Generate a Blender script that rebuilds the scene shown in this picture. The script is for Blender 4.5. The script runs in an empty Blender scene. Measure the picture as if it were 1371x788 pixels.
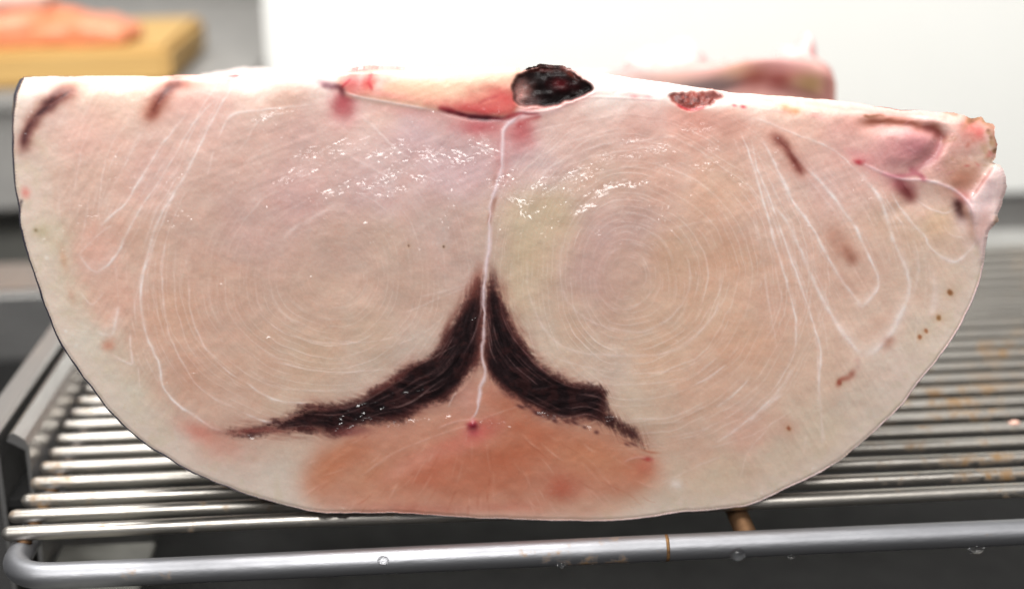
import bpy, bmesh, math, random
import numpy as np
from mathutils import Vector, Matrix

random.seed(7)
rng = np.random.default_rng(11)
S = bpy.context.scene
COL = S.collection

# ------------------------------------------------------------------ camera
F_PX, YAW, PITCH, ROLL = 2000.0, 0.0559, 0.30, -0.0189
CAM_H = 0.207
_fw = np.array([math.sin(YAW)*math.cos(PITCH), math.cos(YAW)*math.cos(PITCH), -math.sin(PITCH)])
_r = np.array([math.cos(YAW), -math.sin(YAW), 0.0])
_u = np.cross(_r, _fw)
C_R = math.cos(ROLL)*_r + math.sin(ROLL)*_u
C_U = -math.sin(ROLL)*_r + math.cos(ROLL)*_u
CAM = np.array([0.0, 0.0, CAM_H])
cam_data = bpy.data.cameras.new('camera')
cam = bpy.data.objects.new('camera', cam_data)
COL.objects.link(cam)
S.camera = cam
cam_data.sensor_fit = 'HORIZONTAL'
cam_data.sensor_width = 36.0
cam_data.lens = F_PX/1371.0*36.0
cam_data.clip_start = 0.01
cam_data.clip_end = 50.0
cam_data.dof.use_dof = True
cam_data.dof.focus_distance = 0.447
cam_data.dof.aperture_fstop = 5.4
M = Matrix(((C_R[0], C_U[0], -_fw[0]), (C_R[1], C_U[1], -_fw[1]), (C_R[2], C_U[2], -_fw[2])))
cam.matrix_world = Matrix.Translation(Vector(CAM)) @ M.to_4x4()

def ray(x, y):
    x = np.asarray(x, float); y = np.asarray(y, float)
    return _fw*F_PX + C_R*(x[..., None]-685.5) - C_U*(y[..., None]-394.0)
def at_y(x, y, Y):          # photo pixel -> point on the upright plane at depth Y
    d = ray(x, y); Y = np.asarray(Y, float)
    return CAM + d*(Y/d[..., 1])[..., None]
def at_z(x, y, z):          # photo pixel -> point on the level plane at height z
    d = ray(x, y)
    return CAM + d*((z-CAM_H)/d[..., 2])[..., None]

# ------------------------------------------------------------------ world, lamps, exposure
W = bpy.data.worlds.new('World'); S.world = W; W.use_nodes = True
bg = W.node_tree.nodes['Background']
bg.inputs[0].default_value = (0.97, 0.98, 1.0, 1); bg.inputs[1].default_value = 0.13
S.view_settings.view_transform = 'Standard'; S.view_settings.look = 'None'
S.view_settings.exposure = 0.0; S.view_settings.gamma = 1.0

def area(name, loc, target, sx, sy, power, color):
    l = bpy.data.lights.new(name, 'AREA'); l.shape = 'RECTANGLE'; l.size = sx; l.size_y = sy
    l.energy = power; l.color = color
    o = bpy.data.objects.new(name, l); COL.objects.link(o); o.location = loc
    o.rotation_euler = (Vector(target)-Vector(loc)).to_track_quat('-Z', 'Y').to_euler()
    return o
area('ceiling_lamp_front', (-0.18, -0.80, 1.12), (0.03, 0.43, 0.07), 1.3, 0.34, 31, (1.0, 0.975, 0.95))
area('ceiling_lamp_back', (-0.22, 0.50, 1.35), (0.04, 0.80, 0.0), 1.0, 0.22, 30, (1.0, 0.98, 0.96))

# ------------------------------------------------------------------ materials
def srgb(c):
    c = np.asarray(c, float)/255.0
    return np.where(c <= 0.04045, c/12.92, ((c+0.055)/1.055)**2.4)
def new_mat(name):
    m = bpy.data.materials.new(name); m.use_nodes = True
    nt = m.node_tree
    return m, nt, nt.nodes['Principled BSDF']
def noise_node(nt, scale, detail=4, rough=0.6, coord='Object', mapping=None):
    tc = nt.nodes.new('ShaderNodeTexCoord'); n = nt.nodes.new('ShaderNodeTexNoise')
    n.inputs['Scale'].default_value = scale; n.inputs['Detail'].default_value = detail
    n.inputs['Roughness'].default_value = rough
    if mapping:
        mp = nt.nodes.new('ShaderNodeMapping'); mp.inputs['Scale'].default_value = mapping
        nt.links.new(tc.outputs[coord], mp.inputs[0]); nt.links.new(mp.outputs[0], n.inputs['Vector'])
    else:
        nt.links.new(tc.outputs[coord], n.inputs['Vector'])
    return n
def ramp(nt, src, stops):
    r = nt.nodes.new('ShaderNodeValToRGB'); e = r.color_ramp.elements
    e[0].position, e[0].color = stops[0][0], tuple(stops[0][1])
    e[1].position, e[1].color = stops[-1][0], tuple(stops[-1][1])
    for p, c in stops[1:-1]:
        k = e.new(p); k.color = tuple(c)
    nt.links.new(src, r.inputs[0]); return r
def rgba(c): return tuple(srgb(c))+(1.0,)
def bump(nt, b, src, strength, dist):
    n = nt.nodes.new('ShaderNodeBump'); n.inputs['Strength'].default_value = strength
    n.inputs['Distance'].default_value = dist
    nt.links.new(src, n.inputs['Height']); nt.links.new(n.outputs[0], b.inputs['Normal']); return n

def attr_material(name, rough, coat, coat_rough, grain, bump_d, spec=0.5, sss=0.0, film=0.0009):
    """colour from the mesh's own colour attribute, with fine grain and wet relief"""
    m, nt, b = new_mat(name)
    a = nt.nodes.new('ShaderNodeAttribute'); a.attribute_name = 'Col'
    n = noise_node(nt, 2300, 3, 0.7)
    r = ramp(nt, n.outputs[0], [(0.3, (1-grain,)*3+(1,)), (0.7, (1+grain,)*3+(1,))])
    mx = nt.nodes.new('ShaderNodeMix'); mx.data_type = 'RGBA'; mx.blend_type = 'MULTIPLY'
    mx.inputs['Factor'].default_value = 1.0
    nt.links.new(a.outputs['Color'], mx.inputs['A']); nt.links.new(r.outputs[0], mx.inputs['B'])
    n9 = noise_node(nt, 900, 2, 0.7)
    r9 = ramp(nt, n9.outputs[1] if False else n9.outputs[0], [(0.30, (1+grain*.35, 1-grain*.35, 1-grain*.35, 1)), (0.5, (1, 1, 1, 1)), (0.70, (1-grain*.3, 1+grain*.3, 1+grain*.35, 1))])
    mx2 = nt.nodes.new('ShaderNodeMix'); mx2.data_type = 'RGBA'; mx2.blend_type = 'MULTIPLY'; mx2.inputs['Factor'].default_value = 1.0
    nt.links.new(mx.outputs['Result'], mx2.inputs['A']); nt.links.new(r9.outputs[0], mx2.inputs['B'])
    nt.links.new(mx2.outputs['Result'], b.inputs['Base Color'])
    b.inputs['Roughness'].default_value = rough
    b.inputs['Specular IOR Level'].default_value = spec
    b.inputs['Coat Weight'].default_value = coat
    wr = ramp(nt, a.outputs['Alpha'], [(0.2, (coat_rough,)*3+(1,)), (0.7, (0.20,)*3+(1,))]); nt.links.new(wr.outputs[0], b.inputs['Coat Roughness'])
    wc = ramp(nt, a.outputs['Alpha'], [(0.0, (coat,)*3+(1,)), (0.8, (1.0,)*3+(1,))]); nt.links.new(wc.outputs[0], b.inputs['Coat Weight'])
    n2 = noise_node(nt, 700, 5, 0.6)
    bump(nt, b, n2.outputs[0], 0.6, bump_d)
    # the wet film lies in small shelves on the cut fibres: its own normal leans upward where 'Film' says so
    fa = nt.nodes.new('ShaderNodeAttribute'); fa.attribute_name = 'Film'
    cv = nt.nodes.new('ShaderNodeCombineXYZ'); nt.links.new(fa.outputs['Fac'], cv.inputs['Z'])
    ge = nt.nodes.new('ShaderNodeNewGeometry')
    ad = nt.nodes.new('ShaderNodeVectorMath'); ad.operation = 'ADD'
    nt.links.new(ge.outputs['Normal'], ad.inputs[0]); nt.links.new(cv.outputs[0], ad.inputs[1])
    nm = nt.nodes.new('ShaderNodeVectorMath'); nm.operation = 'NORMALIZE'
    nt.links.new(ad.outputs[0], nm.inputs[0]); nt.links.new(nm.outputs[0], b.inputs['Coat Normal'])
    if sss:
        b.inputs['Subsurface Weight'].default_value = sss
        b.inputs['Subsurface Radius'].default_value = (1.0, 0.5, 0.35)
        b.inputs['Subsurface Scale'].default_value = 0.0006
    return m
MAT = {}
MAT['flesh'] = attr_material('wet_fish_flesh', 0.42, 0.05, 0.45, 0.035, 0.0001, 0.45, 0.12)
MAT['dark'] = attr_material('dark_muscle', 0.55, 0.03, 0.4, 0.15, 0.0002, 0.16)
MAT['clot'] = attr_material('blood_clot', 0.42, 0.06, 0.2, 0.25, 0.0004, 0.1)
MAT['skin'] = attr_material('fish_skin', 0.35, 0.3, 0.2, 0.1, 0.0004)

def steel(name, base, rough, rust=0.0, aniso=(1, 1, 1), metallic=1.0):
    m, nt, b = new_mat(name)
    n = noise_node(nt, 60, 5, 0.65, mapping=aniso)
    r = ramp(nt, n.outputs[0], [(0.3, rgba([c*0.86 for c in base])), (0.7, rgba(base))])
    b.inputs['Metallic'].default_value = metallic
    rr = ramp(nt, n.outputs[0], [(0.3, (rough+0.12,)*3+(1,)), (0.75, (rough-0.05,)*3+(1,))])
    nt.links.new(rr.outputs[0], b.inputs['Roughness'])
    if rust:
        n2 = noise_node(nt, 150, 6, 0.7); n3 = noise_node(nt, 14, 2, 0.5)
        mul = nt.nodes.new('ShaderNodeMath'); mul.operation = 'MULTIPLY'
        nt.links.new(n2.outputs[0], mul.inputs[0]); nt.links.new(n3.outputs[0], mul.inputs[1])
        f = ramp(nt, mul.outputs[0], [(0.34-rust*0.1, (0, 0, 0, 1)), (0.44-rust*0.1, (0.85,)*3+(1,))])
        mx = nt.nodes.new('ShaderNodeMix'); mx.data_type = 'RGBA'
        nt.links.new(f.outputs[0], mx.inputs['Factor'])
        nt.links.new(r.outputs[0], mx.inputs['A']); mx.inputs['B'].default_value = rgba((150, 112, 62))
        nt.links.new(mx.outputs['Result'], b.inputs['Base Color'])
        mt = nt.nodes.new('ShaderNodeMath'); mt.operation = 'SUBTRACT'; mt.inputs[0].default_value = metallic
        nt.links.new(f.outputs[0], mt.inputs[1]); mt.use_clamp = True
        nt.links.new(mt.outputs[0], b.inputs['Metallic'])
    else:
        nt.links.new(r.outputs[0], b.inputs['Base Color'])
    n4 = noise_node(nt, 500, 4, 0.6, mapping=aniso)
    bump(nt, b, n4.outputs[0], 0.35, 0.0003)
    return m
MAT['bar'] = steel('rack_wire_steel', (196, 191, 183), 0.36, 0.60, (0.25, 1, 1))
MAT['frame'] = steel('rack_frame_steel', (160, 161, 165), 0.48, 0.04, (0.3, 1, 1))
MAT['rusty'] = steel('rusty_steel', (120, 92, 68), 0.6, 0.9)
MAT['rail'] = steel('rail_steel', (205, 204, 202), 0.34, 0.0, (1, 0.2, 1))
MAT['shade_black'] = steel('shaded_tray_steel', (9, 8, 8), 0.65, 0.0, (1, 1, 1), 0.0)  # near-black base puts the shade under the rack into the colour
MAT['grey_steel'] = steel('grey_steel', (170, 168, 164), 0.5, 0.0, (1, 1, 1), 0.3)

MAT['shade_steel'] = steel('cabinet_steel', (118, 118, 112), 0.5, 0.0, (1, 1, 1), 0.2)
def plain(name, c0, c1, rough, scale=30, mapping=None, bd=0.0):
    m, nt, b = new_mat(name)
    n = noise_node(nt, scale, 5, 0.6, mapping=mapping)
    r = ramp(nt, n.outputs[0], [(0.3, rgba(c0)), (0.7, rgba(c1))])
    nt.links.new(r.outputs[0], b.inputs['Base Color']); b.inputs['Roughness'].default_value = rough
    if bd: bump(nt, b, n.outputs[0], 0.6, bd)
    return m
MAT['white'] = plain('white_wall', (242, 243, 238), (246, 247, 242), 0.5, 6)
MAT['wood'] = plain('board_wood', (192, 150, 84), (212, 176, 112), 0.6, 25, (0.15, 1, 3))
MAT['salmon'] = plain('orange_fillet', (220, 116, 72), (236, 162, 126), 0.35, 45, (0.4, 1, 1), 0.002)
MAT['palefish'] = plain('pale_fillet', (214, 160, 140), (232, 200, 185), 0.4, 40, None, 0.002)
MAT['greyskin'] = plain('grey_fish_skin', (70, 78, 84), (120, 126, 128), 0.35, 40)
wm, nt, b = new_mat('water'); MAT['water'] = wm
b.inputs['Base Color'].default_value = (1, 1, 1, 1); b.inputs['Roughness'].default_value = 0.02
b.inputs['IOR'].default_value = 1.33; b.inputs['Transmission Weight'].default_value = 1.0

# ------------------------------------------------------------------ object helpers
def link(o, parent=None):
    COL.objects.link(o)
    if parent: o.parent = parent
    return o
def empty(name, loc=(0, 0, 0)):
    o = bpy.data.objects.new(name, None); o.location = loc; o.empty_display_size = 0.02
    return link(o)
def tag(o, label=None, cat=None, group=None, kind=None):
    for k, v in (('label', label), ('category', cat), ('group', group), ('kind', kind)):
        if v: o[k] = v
    return o
def mesh_obj(name, verts, faces, mat, parent=None, smooth=True):
    me = bpy.data.meshes.new(name); me.from_pydata([tuple(v) for v in verts], [], faces); me.update()
    me.materials.append(MAT[mat])
    me.polygons.foreach_set('use_smooth', [smooth]*len(me.polygons))
    return link(bpy.data.objects.new(name, me), parent)
def bm_obj(name, bm, mat, parent=None, smooth=True):
    bmesh.ops.recalc_face_normals(bm, faces=bm.faces)
    me = bpy.data.meshes.new(name); bm.to_mesh(me); bm.free(); me.materials.append(MAT[mat])
    me.polygons.foreach_set('use_smooth', [smooth]*len(me.polygons))
    return link(bpy.data.objects.new(name, me), parent)
def tube(name, path, r, mat, parent=None, seg=14, round_ends=False, jitter=0.0):
    path = [Vector(p) for p in path]; bm = bmesh.new(); rings = []
    if round_ends:
        d0 = (path[0]-path[1]).normalized(); d1 = (path[-1]-path[-2]).normalized()
        pre = [(path[0]+d0*r*math.sin(a), r*math.cos(a)) for a in (1.35, 1.0, 0.55)]
        post = [(path[-1]+d1*r*math.sin(a), r*math.cos(a)) for a in (0.55, 1.0, 1.35)]
        nodes = pre+[(p, r) for p in path]+post
    else: nodes = [(p, r) for p in path]
    prev = None
    for i, (p, rr) in enumerate(nodes):
        a = nodes[max(i-1, 0)][0]; c = nodes[min(i+1, len(nodes)-1)][0]
        t = (c-a).normalized()
        if prev is None: prev = t.orthogonal().normalized() if abs(t.z) > 0.9 else Vector((0, 0, 1))
        n = (prev - t*prev.dot(t)).normalized(); prev = n; bno = t.cross(n)
        rj = rr*(1+random.uniform(-jitter, jitter))
        rings.append([bm.verts.new(p+(n*math.cos(k*2*math.pi/seg)+bno*math.sin(k*2*math.pi/seg))*rj) for k in range(seg)])
    for A, B in zip(rings, rings[1:]):
        for k in range(seg): bm.faces.new((A[k], A[(k+1) % seg], B[(k+1) % seg], B[k]))
    bm.faces.new(rings[0]); bm.faces.new(rings[-1])
    return bm_obj(name, bm, mat, parent)
def box(name, x0, x1, y0, y1, z0, z1, mat, parent=None, bev=0.001, seg=2):
    bm = bmesh.new(); bmesh.ops.create_cube(bm, size=1)
    for v in bm.verts:
        v.co = Vector((x0 if v.co.x < 0 else x1, y0 if v.co.y < 0 else y1, z0 if v.co.z < 0 else z1))
    if bev: bmesh.ops.bevel(bm, geom=bm.edges[:], offset=bev, segments=seg, affect='EDGES')
    return bm_obj(name, bm, mat, parent, smooth=False)
def extrude_profile(name, prof, y0, y1, mat, parent=None, n=1):
    bm = bmesh.new(); rings = []
    for i in range(n+1):
        y = y0+(y1-y0)*i/n
        rings.append([bm.verts.new((x, y, z)) for x, z in prof])
    k = len(prof)
    for A, B in zip(rings, rings[1:]):
        for j in range(k): bm.faces.new((A[j], A[(j+1) % k], B[(j+1) % k], B[j]))
    bm.faces.new(rings[0]); bm.faces.new(rings[-1])
    return bm_obj(name, bm, mat, parent, smooth=False)

# ------------------------------------------------------------------ the setting
BAR_R, FRAME_R = 0.0023, 0.0041
BAR_Y0, BAR_P, BAR_X0, BAR_X1 = 0.4339, 0.01267, -0.1350, 0.335
N_BARS = 23
FRAME_Z = -(BAR_R+FRAME_R)+0.0003
FRAME_Y = 0.4165

floor = box('case_floor', -0.9, 0.9, 0.10, 1.9, -0.135, -0.115, 'shade_black'); tag(floor, kind='structure')
wall = box('white_wall', -0.104, 1.1, 1.0, 1.03, float(at_y(1371, 258, 1.0)[2]), 0.62, 'white'); tag(wall, kind='structure')
gwall = box('grey_wall', -1.4, 1.4, 1.55, 1.58, -0.115, 0.9, 'grey_steel'); tag(gwall, kind='structure')

lp = box('lower_wall', -0.104, 1.1, 1.012, 1.03, -0.1145, float(at_y(1371, 258, 1.0)[2])-.0005, 'grey_steel'); tag(lp, kind='structure')
# steel ledge behind the rack
ledge = box('steel_ledge', -0.30, 0.62, 0.742, 0.80, -0.05, -0.012, 'rail', bev=0.003)
tag(ledge, 'pale steel ledge running along behind the wire rack', 'ledge')

# side rail, left of the rack
rail = empty('side_rail', (-0.148, 0.475, -0.115))
tag(rail, 'folded stainless steel side rail beside the bar ends of the rack', 'rail')
def rel(o, root): 
    o.parent = root; o.matrix_parent_inverse = Matrix.Translation(root.location).inverted(); return o
RY0, RY1 = 0.480, 0.742
rel(extrude_profile('inner_flange', [(-0.1460, 0.0125), (-0.1450, 0.0148), (-0.1435, 0.0155), (-0.1400, 0.0130), (-0.1388, 0.0105), (-0.1388, -0.1148), (-0.1402, -0.1148), (-0.1402, 0.009), (-0.1446, 0.0118)], RY0, RY1, 'rail'), rail)
rel(extrude_profile('outer_flange', [(-0.1585, 0.0140), (-0.1575, 0.0155), (-0.1500, 0.0155), (-0.1490, 0.0145), (-0.1490, -0.1148), (-0.1505, -0.1148), (-0.1505, 0.0130), (-0.1585, 0.0130)], RY0, RY1, 'rail'), rail)
rel(extrude_profile('groove', [(-0.1488, -0.010), (-0.1404, -0.010), (-0.1404, -0.013), (-0.1488, -0.013)], RY0+.002, RY1-.002, 'shade_black'), rail)

# grey plate added for the light reflected on the case floor
pl = box('reflection_plate', -0.137, -0.1035, 0.30, 0.50, -0.040, -0.037, 'shade_steel', bev=0.0006)
tag(pl, 'flat grey plate added for light reflected on the floor below the rack corner', 'plate')

# counter at the back left with board and fillets
CY = 0.96
cz = float(at_y(10, 128, CY)[2]); cz2 = float(at_y(10, 285, CY)[2])
counter = empty('steel_counter', (-0.45, CY+0.2, cz2))
tag(counter, 'blurred steel counter under the wooden cutting board', 'counter')
rel(box('top_slab', -0.95, -0.112, CY, 1.5, cz-0.012, cz, 'grey_steel', bev=0.003), counter)
rel(box('front_panel', -0.945, -0.115, CY+0.006, CY+0.02, cz2, cz-0.0125, 'grey_steel', bev=0.002), counter)
rel(box('base', -0.94, -0.12, CY+0.05, 1.5, -0.1145, cz2-0.001, 'shade_steel', bev=0.002), counter)
bx1 = float(at_y(228, 90, CY+0.02)[0])
board = box('cutting_board', -0.50, bx1, CY+0.02, CY+0.19, cz+0.0005, cz+0.0255, 'wood', bev=0.004)
tag(board, 'blurred ochre wooden cutting board on the steel counter', 'cutting board')
def slab_blob(name, cx, cy, z0, lx, ly, h, mat, rz=0.0, seed=1, pw=2.6):
    r = random.Random(seed); bm = bmesh.new(); bmesh.ops.create_icosphere(bm, subdivisions=4, radius=1)
    ph = [r.uniform(0, 6.28) for _ in range(6)]
    for v in bm.verts:
        x, y, z = v.co
        k = (abs(x)**pw+abs(y)**pw+abs(z)**pw)**(-1/pw)
        w = 1+0.10*math.sin(3*x+ph[0])+0.08*math.sin(5*y+ph[1])+0.05*math.sin(9*x+7*y+ph[2])
        x, y, z = x*k*w, y*k*w, z*k
        zz = max(z, -0.55)
        zz = zz*(1+0.18*math.sin(4*x+ph[3])*(zz > 0)+0.1*math.sin(11*x+6*y+ph[4])*(zz > 0))
        X, Y = x*lx, y*ly
        v.co = Vector((cx+X*math.cos(rz)-Y*math.sin(rz), cy+X*math.sin(rz)+Y*math.cos(rz), z0+(zz+0.55)/1.55*h))
    return bm_obj(name, bm, mat)
bt = cz+0.026
sal = slab_blob('salmon_fillet', bx1-0.150, CY+0.068, bt, 0.095, 0.044, 0.026, 'salmon', 0.06, 3)
tag(sal, 'blurred orange fish fillet lying on the wooden board', 'fish fillet')
sal4 = slab_blob('fillet_end', bx1-0.062, CY+0.058, bt, 0.040, 0.030, 0.016, 'salmon', -.25, 12)
tag(sal4, 'thin orange fillet tail beside the thick orange fillet', 'fish fillet')
sal2 = slab_blob('folded_fillet', bx1-0.140, CY+0.060, bt+0.022, 0.060, 0.030, 0.018, 'palefish', 0.1, 5)
tag(sal2, 'pale pink fish piece on top of the orange fillet', 'fish fillet')
sal3 = slab_blob('grey_fish_piece', bx1-0.098, CY+0.09, bt+0.0245, 0.013, 0.02, 0.022, 'greyskin', 0.3, 8)
tag(sal3, 'small grey skinned fish scrap on the orange fillet', 'fish scrap')

# ------------------------------------------------------------------ wire rack
rack = empty('wire_rack', (0.05, 0.42, FRAME_Z-FRAME_R))
tag(rack, 'stainless steel wire rack with rust stained bars under the large fish cut', 'wire rack')
sx0, sx1, ry1 = -0.1315, 0.331, BAR_Y0+BAR_P*(N_BARS-1)+0.012
cr = 0.012; path = []
def corner(cx, cy, a0, a1): return [(cx+cr*math.cos(a), cy+cr*math.sin(a), FRAME_Z) for a in np.linspace(a0, a1, 9)]
path += [(sx1, ry1, FRAME_Z)] + [(sx1, y, FRAME_Z) for y in np.linspace(ry1-.01, FRAME_Y+cr+.004, 8)]
path += corner(sx1-cr, FRAME_Y+cr, 0, -math.pi/2)
path += [(x, FRAME_Y+0.0003*math.sin(x*14), FRAME_Z) for x in np.linspace(sx1-cr-.004, sx0+cr+.004, 24)]
path += corner(sx0+cr, FRAME_Y+cr, -math.pi/2, -math.pi)
path += [(sx0, y, FRAME_Z) for y in np.linspace(FRAME_Y+cr+.004, ry1, 10)]
rel(tube('frame', path, FRAME_R, 'frame', None, 22), rack)
for k in range(N_BARS):
    y = BAR_Y0+BAR_P*k+random.uniform(-.0003, .0003)
    ph = random.uniform(0, 6.28); am = random.uniform(0.0001, 0.0004)
    x0 = BAR_X0+random.uniform(-.0012, .0012)
    xs = [x0+(BAR_X1-x0)*i/30 for i in range(31)]
    p = []
    for i, x in enumerate(xs):
        sag = -0.0006*math.exp(-((x+0.03)/0.05)**2) if k == 0 else 0
        p.append((x, y+am*math.sin(x*11+ph)+(0.0018*math.exp(-((x+0.04)/0.06)**2) if k == 0 else 0), am*0.4*math.sin(x*17+ph)+sag*0.3))
    rel(tube('crossbar', p, BAR_R*(1.0 if k else 1.05), 'bar', None, 14, True), rack)
    # weld blob where the bar crosses the left side of the frame
    bm = bmesh.new(); bmesh.ops.create_icosphere(bm, subdivisions=2, radius=0.0021)
    for v in bm.verts:
        v.co = Vector((v.co.x*1.3, v.co.y*1.1, v.co.z*0.7))*(1+random.uniform(-.15, .15))+Vector((sx0+0.001, y, -BAR_R-0.0004))
    rel(bm_obj('weld', bm, 'rusty'), rack)
sp = at_z(996, 700, FRAME_Z)
rel(tube('support_wire', [(float(sp[0])-0.001+0.0004*math.sin(i), FRAME_Y+0.004+(ry1-FRAME_Y-0.004)*i/14, -BAR_R-0.0036) for i in range(15)], 0.0034, 'rusty', None, 14), rack)
jx = float(at_z(893, 735, FRAME_Z)[0])
rel(tube('weld_joint', [(jx-.0005, FRAME_Y+0.0001, FRAME_Z), (jx, FRAME_Y+0.0001, FRAME_Z), (jx+.0005, FRAME_Y+0.0001, FRAME_Z)], FRAME_R*1.022, 'rusty', None, 22), rack)

# ------------------------------------------------------------------ painting the cut face
FY = 0.424                                # depth of the cut plane
STEP = 1.25
GX = np.arange(8, 1358, STEP); GY = np.arange(84, 702, STEP)
NX, NY = len(GX), len(GY)
PX, PY = np.meshgrid(GX, GY)
RGB = np.zeros((NY, NX, 3)); HT = np.zeros((NY, NX))      # colour, relief towards the viewer in mm

def vnoise(u, v, seed, n=64):
    """smooth value noise on arrays u, v (lattice spacing 1)"""
    g = np.random.default_rng(seed).random((n, n))
    iu = np.floor(u).astype(int); iv = np.floor(v).astype(int)
    fu = u-iu; fv = v-iv; fu = fu*fu*(3-2*fu); fv = fv*fv*(3-2*fv)
    a = g[iv % n, iu % n]; b_ = g[iv % n, (iu+1) % n]; c = g[(iv+1) % n, iu % n]; d = g[(iv+1) % n, (iu+1) % n]
    return (a*(1-fu)+b_*fu)*(1-fv)+(c*(1-fu)+d*fu)*fv
def fbm(u, v, seed, oct=4, n=128):
    s = 0; a = 0.5; t = 0
    for i in range(oct):
        s = s+a*vnoise(u*2**i, v*2**i, seed+i, n); t += a; a *= 0.55
    return s/t
def sm(a, b_, x):
    t = np.clip((x-a)/(b_-a), 0, 1); return t*t*(3-2*t)
def spline(pts, step=1.0):
    p = np.array(pts, float)
    if len(p) == 2:
        n = max(2, int(np.hypot(*(p[1]-p[0]))/step)); t = np.linspace(0, 1, n)[:, None]
        return p[0]*(1-t)+p[1]*t
    q = np.vstack([2*p[0]-p[1], p, 2*p[-1]-p[-2]]); out = []
    for i in range(1, len(q)-2):
        n = max(2, int(np.hypot(*(q[i+1]-q[i]))/step)); t = np.linspace(0, 1, n, endpoint=False)[:, None]
        out.append(0.5*((2*q[i])+(-q[i-1]+q[i+1])*t+(2*q[i-1]-5*q[i]+4*q[i+1]-q[i+2])*t**2+(-q[i-1]+3*q[i]-3*q[i+1]+q[i+2])*t**3))
    out.append(p[-1:]); return np.vstack(out)
def stroke_alpha(pts, w, taper=0.15, jit=0.0, wig=0.0, wvar=0.0, seed=None, full=True):
    s = spline(pts); n = len(s)
    sd = seed if seed is not None else int(rng.integers(1e6)); rr = np.random.default_rng(sd)
    t = np.linspace(0, 1, n)
    k = max(4, n//9)
    def line(m): return np.interp(t*(m-1), np.arange(m), rr.random(m))
    a = np.ones(n)
    if taper > 0: a *= np.minimum(1, np.minimum(t, 1-t)/taper)**0.7
    if jit: a *= np.clip(1-jit*1.5*line(k), 0.05, 1)
    ww = w*(1+wvar*(2*line(k)-1))
    if wig: s = s+wig*np.stack([line(k)-.5, line(k)-.5], 1)*2
    R = int(math.ceil(2.6*w*(1+wvar)/STEP))+1
    X0 = max(int((s[:, 0].min()-GX[0])/STEP)-R, 0); X1 = min(int((s[:, 0].max()-GX[0])/STEP)+R+2, NX)
    Y0 = max(int((s[:, 1].min()-GY[0])/STEP)-R, 0); Y1 = min(int((s[:, 1].max()-GY[0])/STEP)+R+2, NY)
    A = np.zeros((NY, NX), np.float32) if full else np.zeros((max(Y1-Y0, 1), max(X1-X0, 1)), np.float32)
    ox, oy = (0, 0) if full else (X0, Y0)
    for i in range(n):
        cx = int((s[i, 0]-GX[0])/STEP); cy = int((s[i, 1]-GY[0])/STEP)
        x0, x1, y0, y1 = max(cx-R, 0), min(cx+R+1, NX), max(cy-R, 0), min(cy+R+1, NY)
        if x0 >= x1 or y0 >= y1: continue
        d2 = (GX[x0:x1][None]-s[i, 0])**2+(GY[y0:y1][:, None]-s[i, 1])**2
        B_ = A[y0-oy:y1-oy, x0-ox:x1-ox]; np.maximum(B_, a[i]*np.exp(-d2/(ww[i]**2)), out=B_)
    return A if full else (A, slice(Y0, Y1), slice(X0, X1))
def mixc(A, c):
    global RGB
    RGB = RGB*(1-A[..., None])+np.array(c, float)*A[..., None]
def stroke(pts, c, w, op, h=0.0, **kw):
    A, ys_, xs_ = stroke_alpha(pts, w, full=False, **kw)
    q = np.clip(A*op, 0, 1)[..., None]
    RGB[ys_, xs_] = RGB[ys_, xs_]*(1-q)+np.array(c, float)*q
    if h: HT[ys_, xs_] += A*h*.55
def inside(poly, X, Y):
    m = np.zeros(X.shape, bool); n = len(poly)
    for i in range(n):
        x0, y0 = poly[i]; x1, y1 = poly[(i+1) % n]
        if y0 == y1: continue
        c = ((y0 > Y) != (y1 > Y)) & (X < (x1-x0)*(Y-y0)/(y1-y0)+x0); m ^= c
    return m
def blur(A, r):
    k = max(1, int(round(r/STEP)))
    for _ in range(2):
        for ax in (0, 1):
            pad = [(0, 0), (0, 0)]; pad[ax] = (k+1, k)
            c = np.cumsum(np.pad(A, pad, mode='edge'), axis=ax)
            n = A.shape[ax]
            A = (np.take(c, np.arange(2*k+1, 2*k+1+n), axis=ax)-np.take(c, np.arange(0, n), axis=ax))/(2*k+1)
    return A
def poly_alpha(pts, feather, warp=0.0, wscale=14, seed=3, closed_spline=True):
    p = spline(list(pts)+[pts[0]], 4) if closed_spline else np.array(pts)
    X, Y = PX, PY
    if warp:
        X = PX+warp*2*(fbm(PX/wscale, PY/wscale, seed)-.5)*2; Y = PY+warp*2*(fbm(PX/wscale, PY/wscale, seed+50)-.5)*2
    A = inside(p, X, Y).astype(float)
    return blur(A, feather) if feather > 0 else A
def blob(cx, cy, rx, ry, c, op, rot=0.0, warp=0.25, pw=1.0, seed=None):
    sd = seed if seed is not None else int(rng.integers(1e6))
    R = max(rx, ry)*2.6+3
    x0 = max(int((cx-R-GX[0])/STEP), 0); x1 = min(int((cx+R-GX[0])/STEP)+2, NX); y0 = max(int((cy-R-GY[0])/STEP), 0); y1 = min(int((cy+R-GY[0])/STEP)+2, NY)
    QX, QY = PX[y0:y1, x0:x1], PY[y0:y1, x0:x1]
    dx, dy = QX-cx, QY-cy; cr_, sr = math.cos(rot), math.sin(rot)
    u = (dx*cr_+dy*sr)/rx; v = (-dx*sr+dy*cr_)/ry
    q = np.sqrt(u*u+v*v)
    if warp: q = q*(1+warp*2*(fbm(QX/(0.6*min(rx, ry)+3), QY/(0.6*min(rx, ry)+3), sd, 3)-.5))
    A = (np.exp(-(q**2)**pw)*op)[..., None]
    RGB[y0:y1, x0:x1] = RGB[y0:y1, x0:x1]*(1-A)+np.array(c, float)*A

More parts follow.
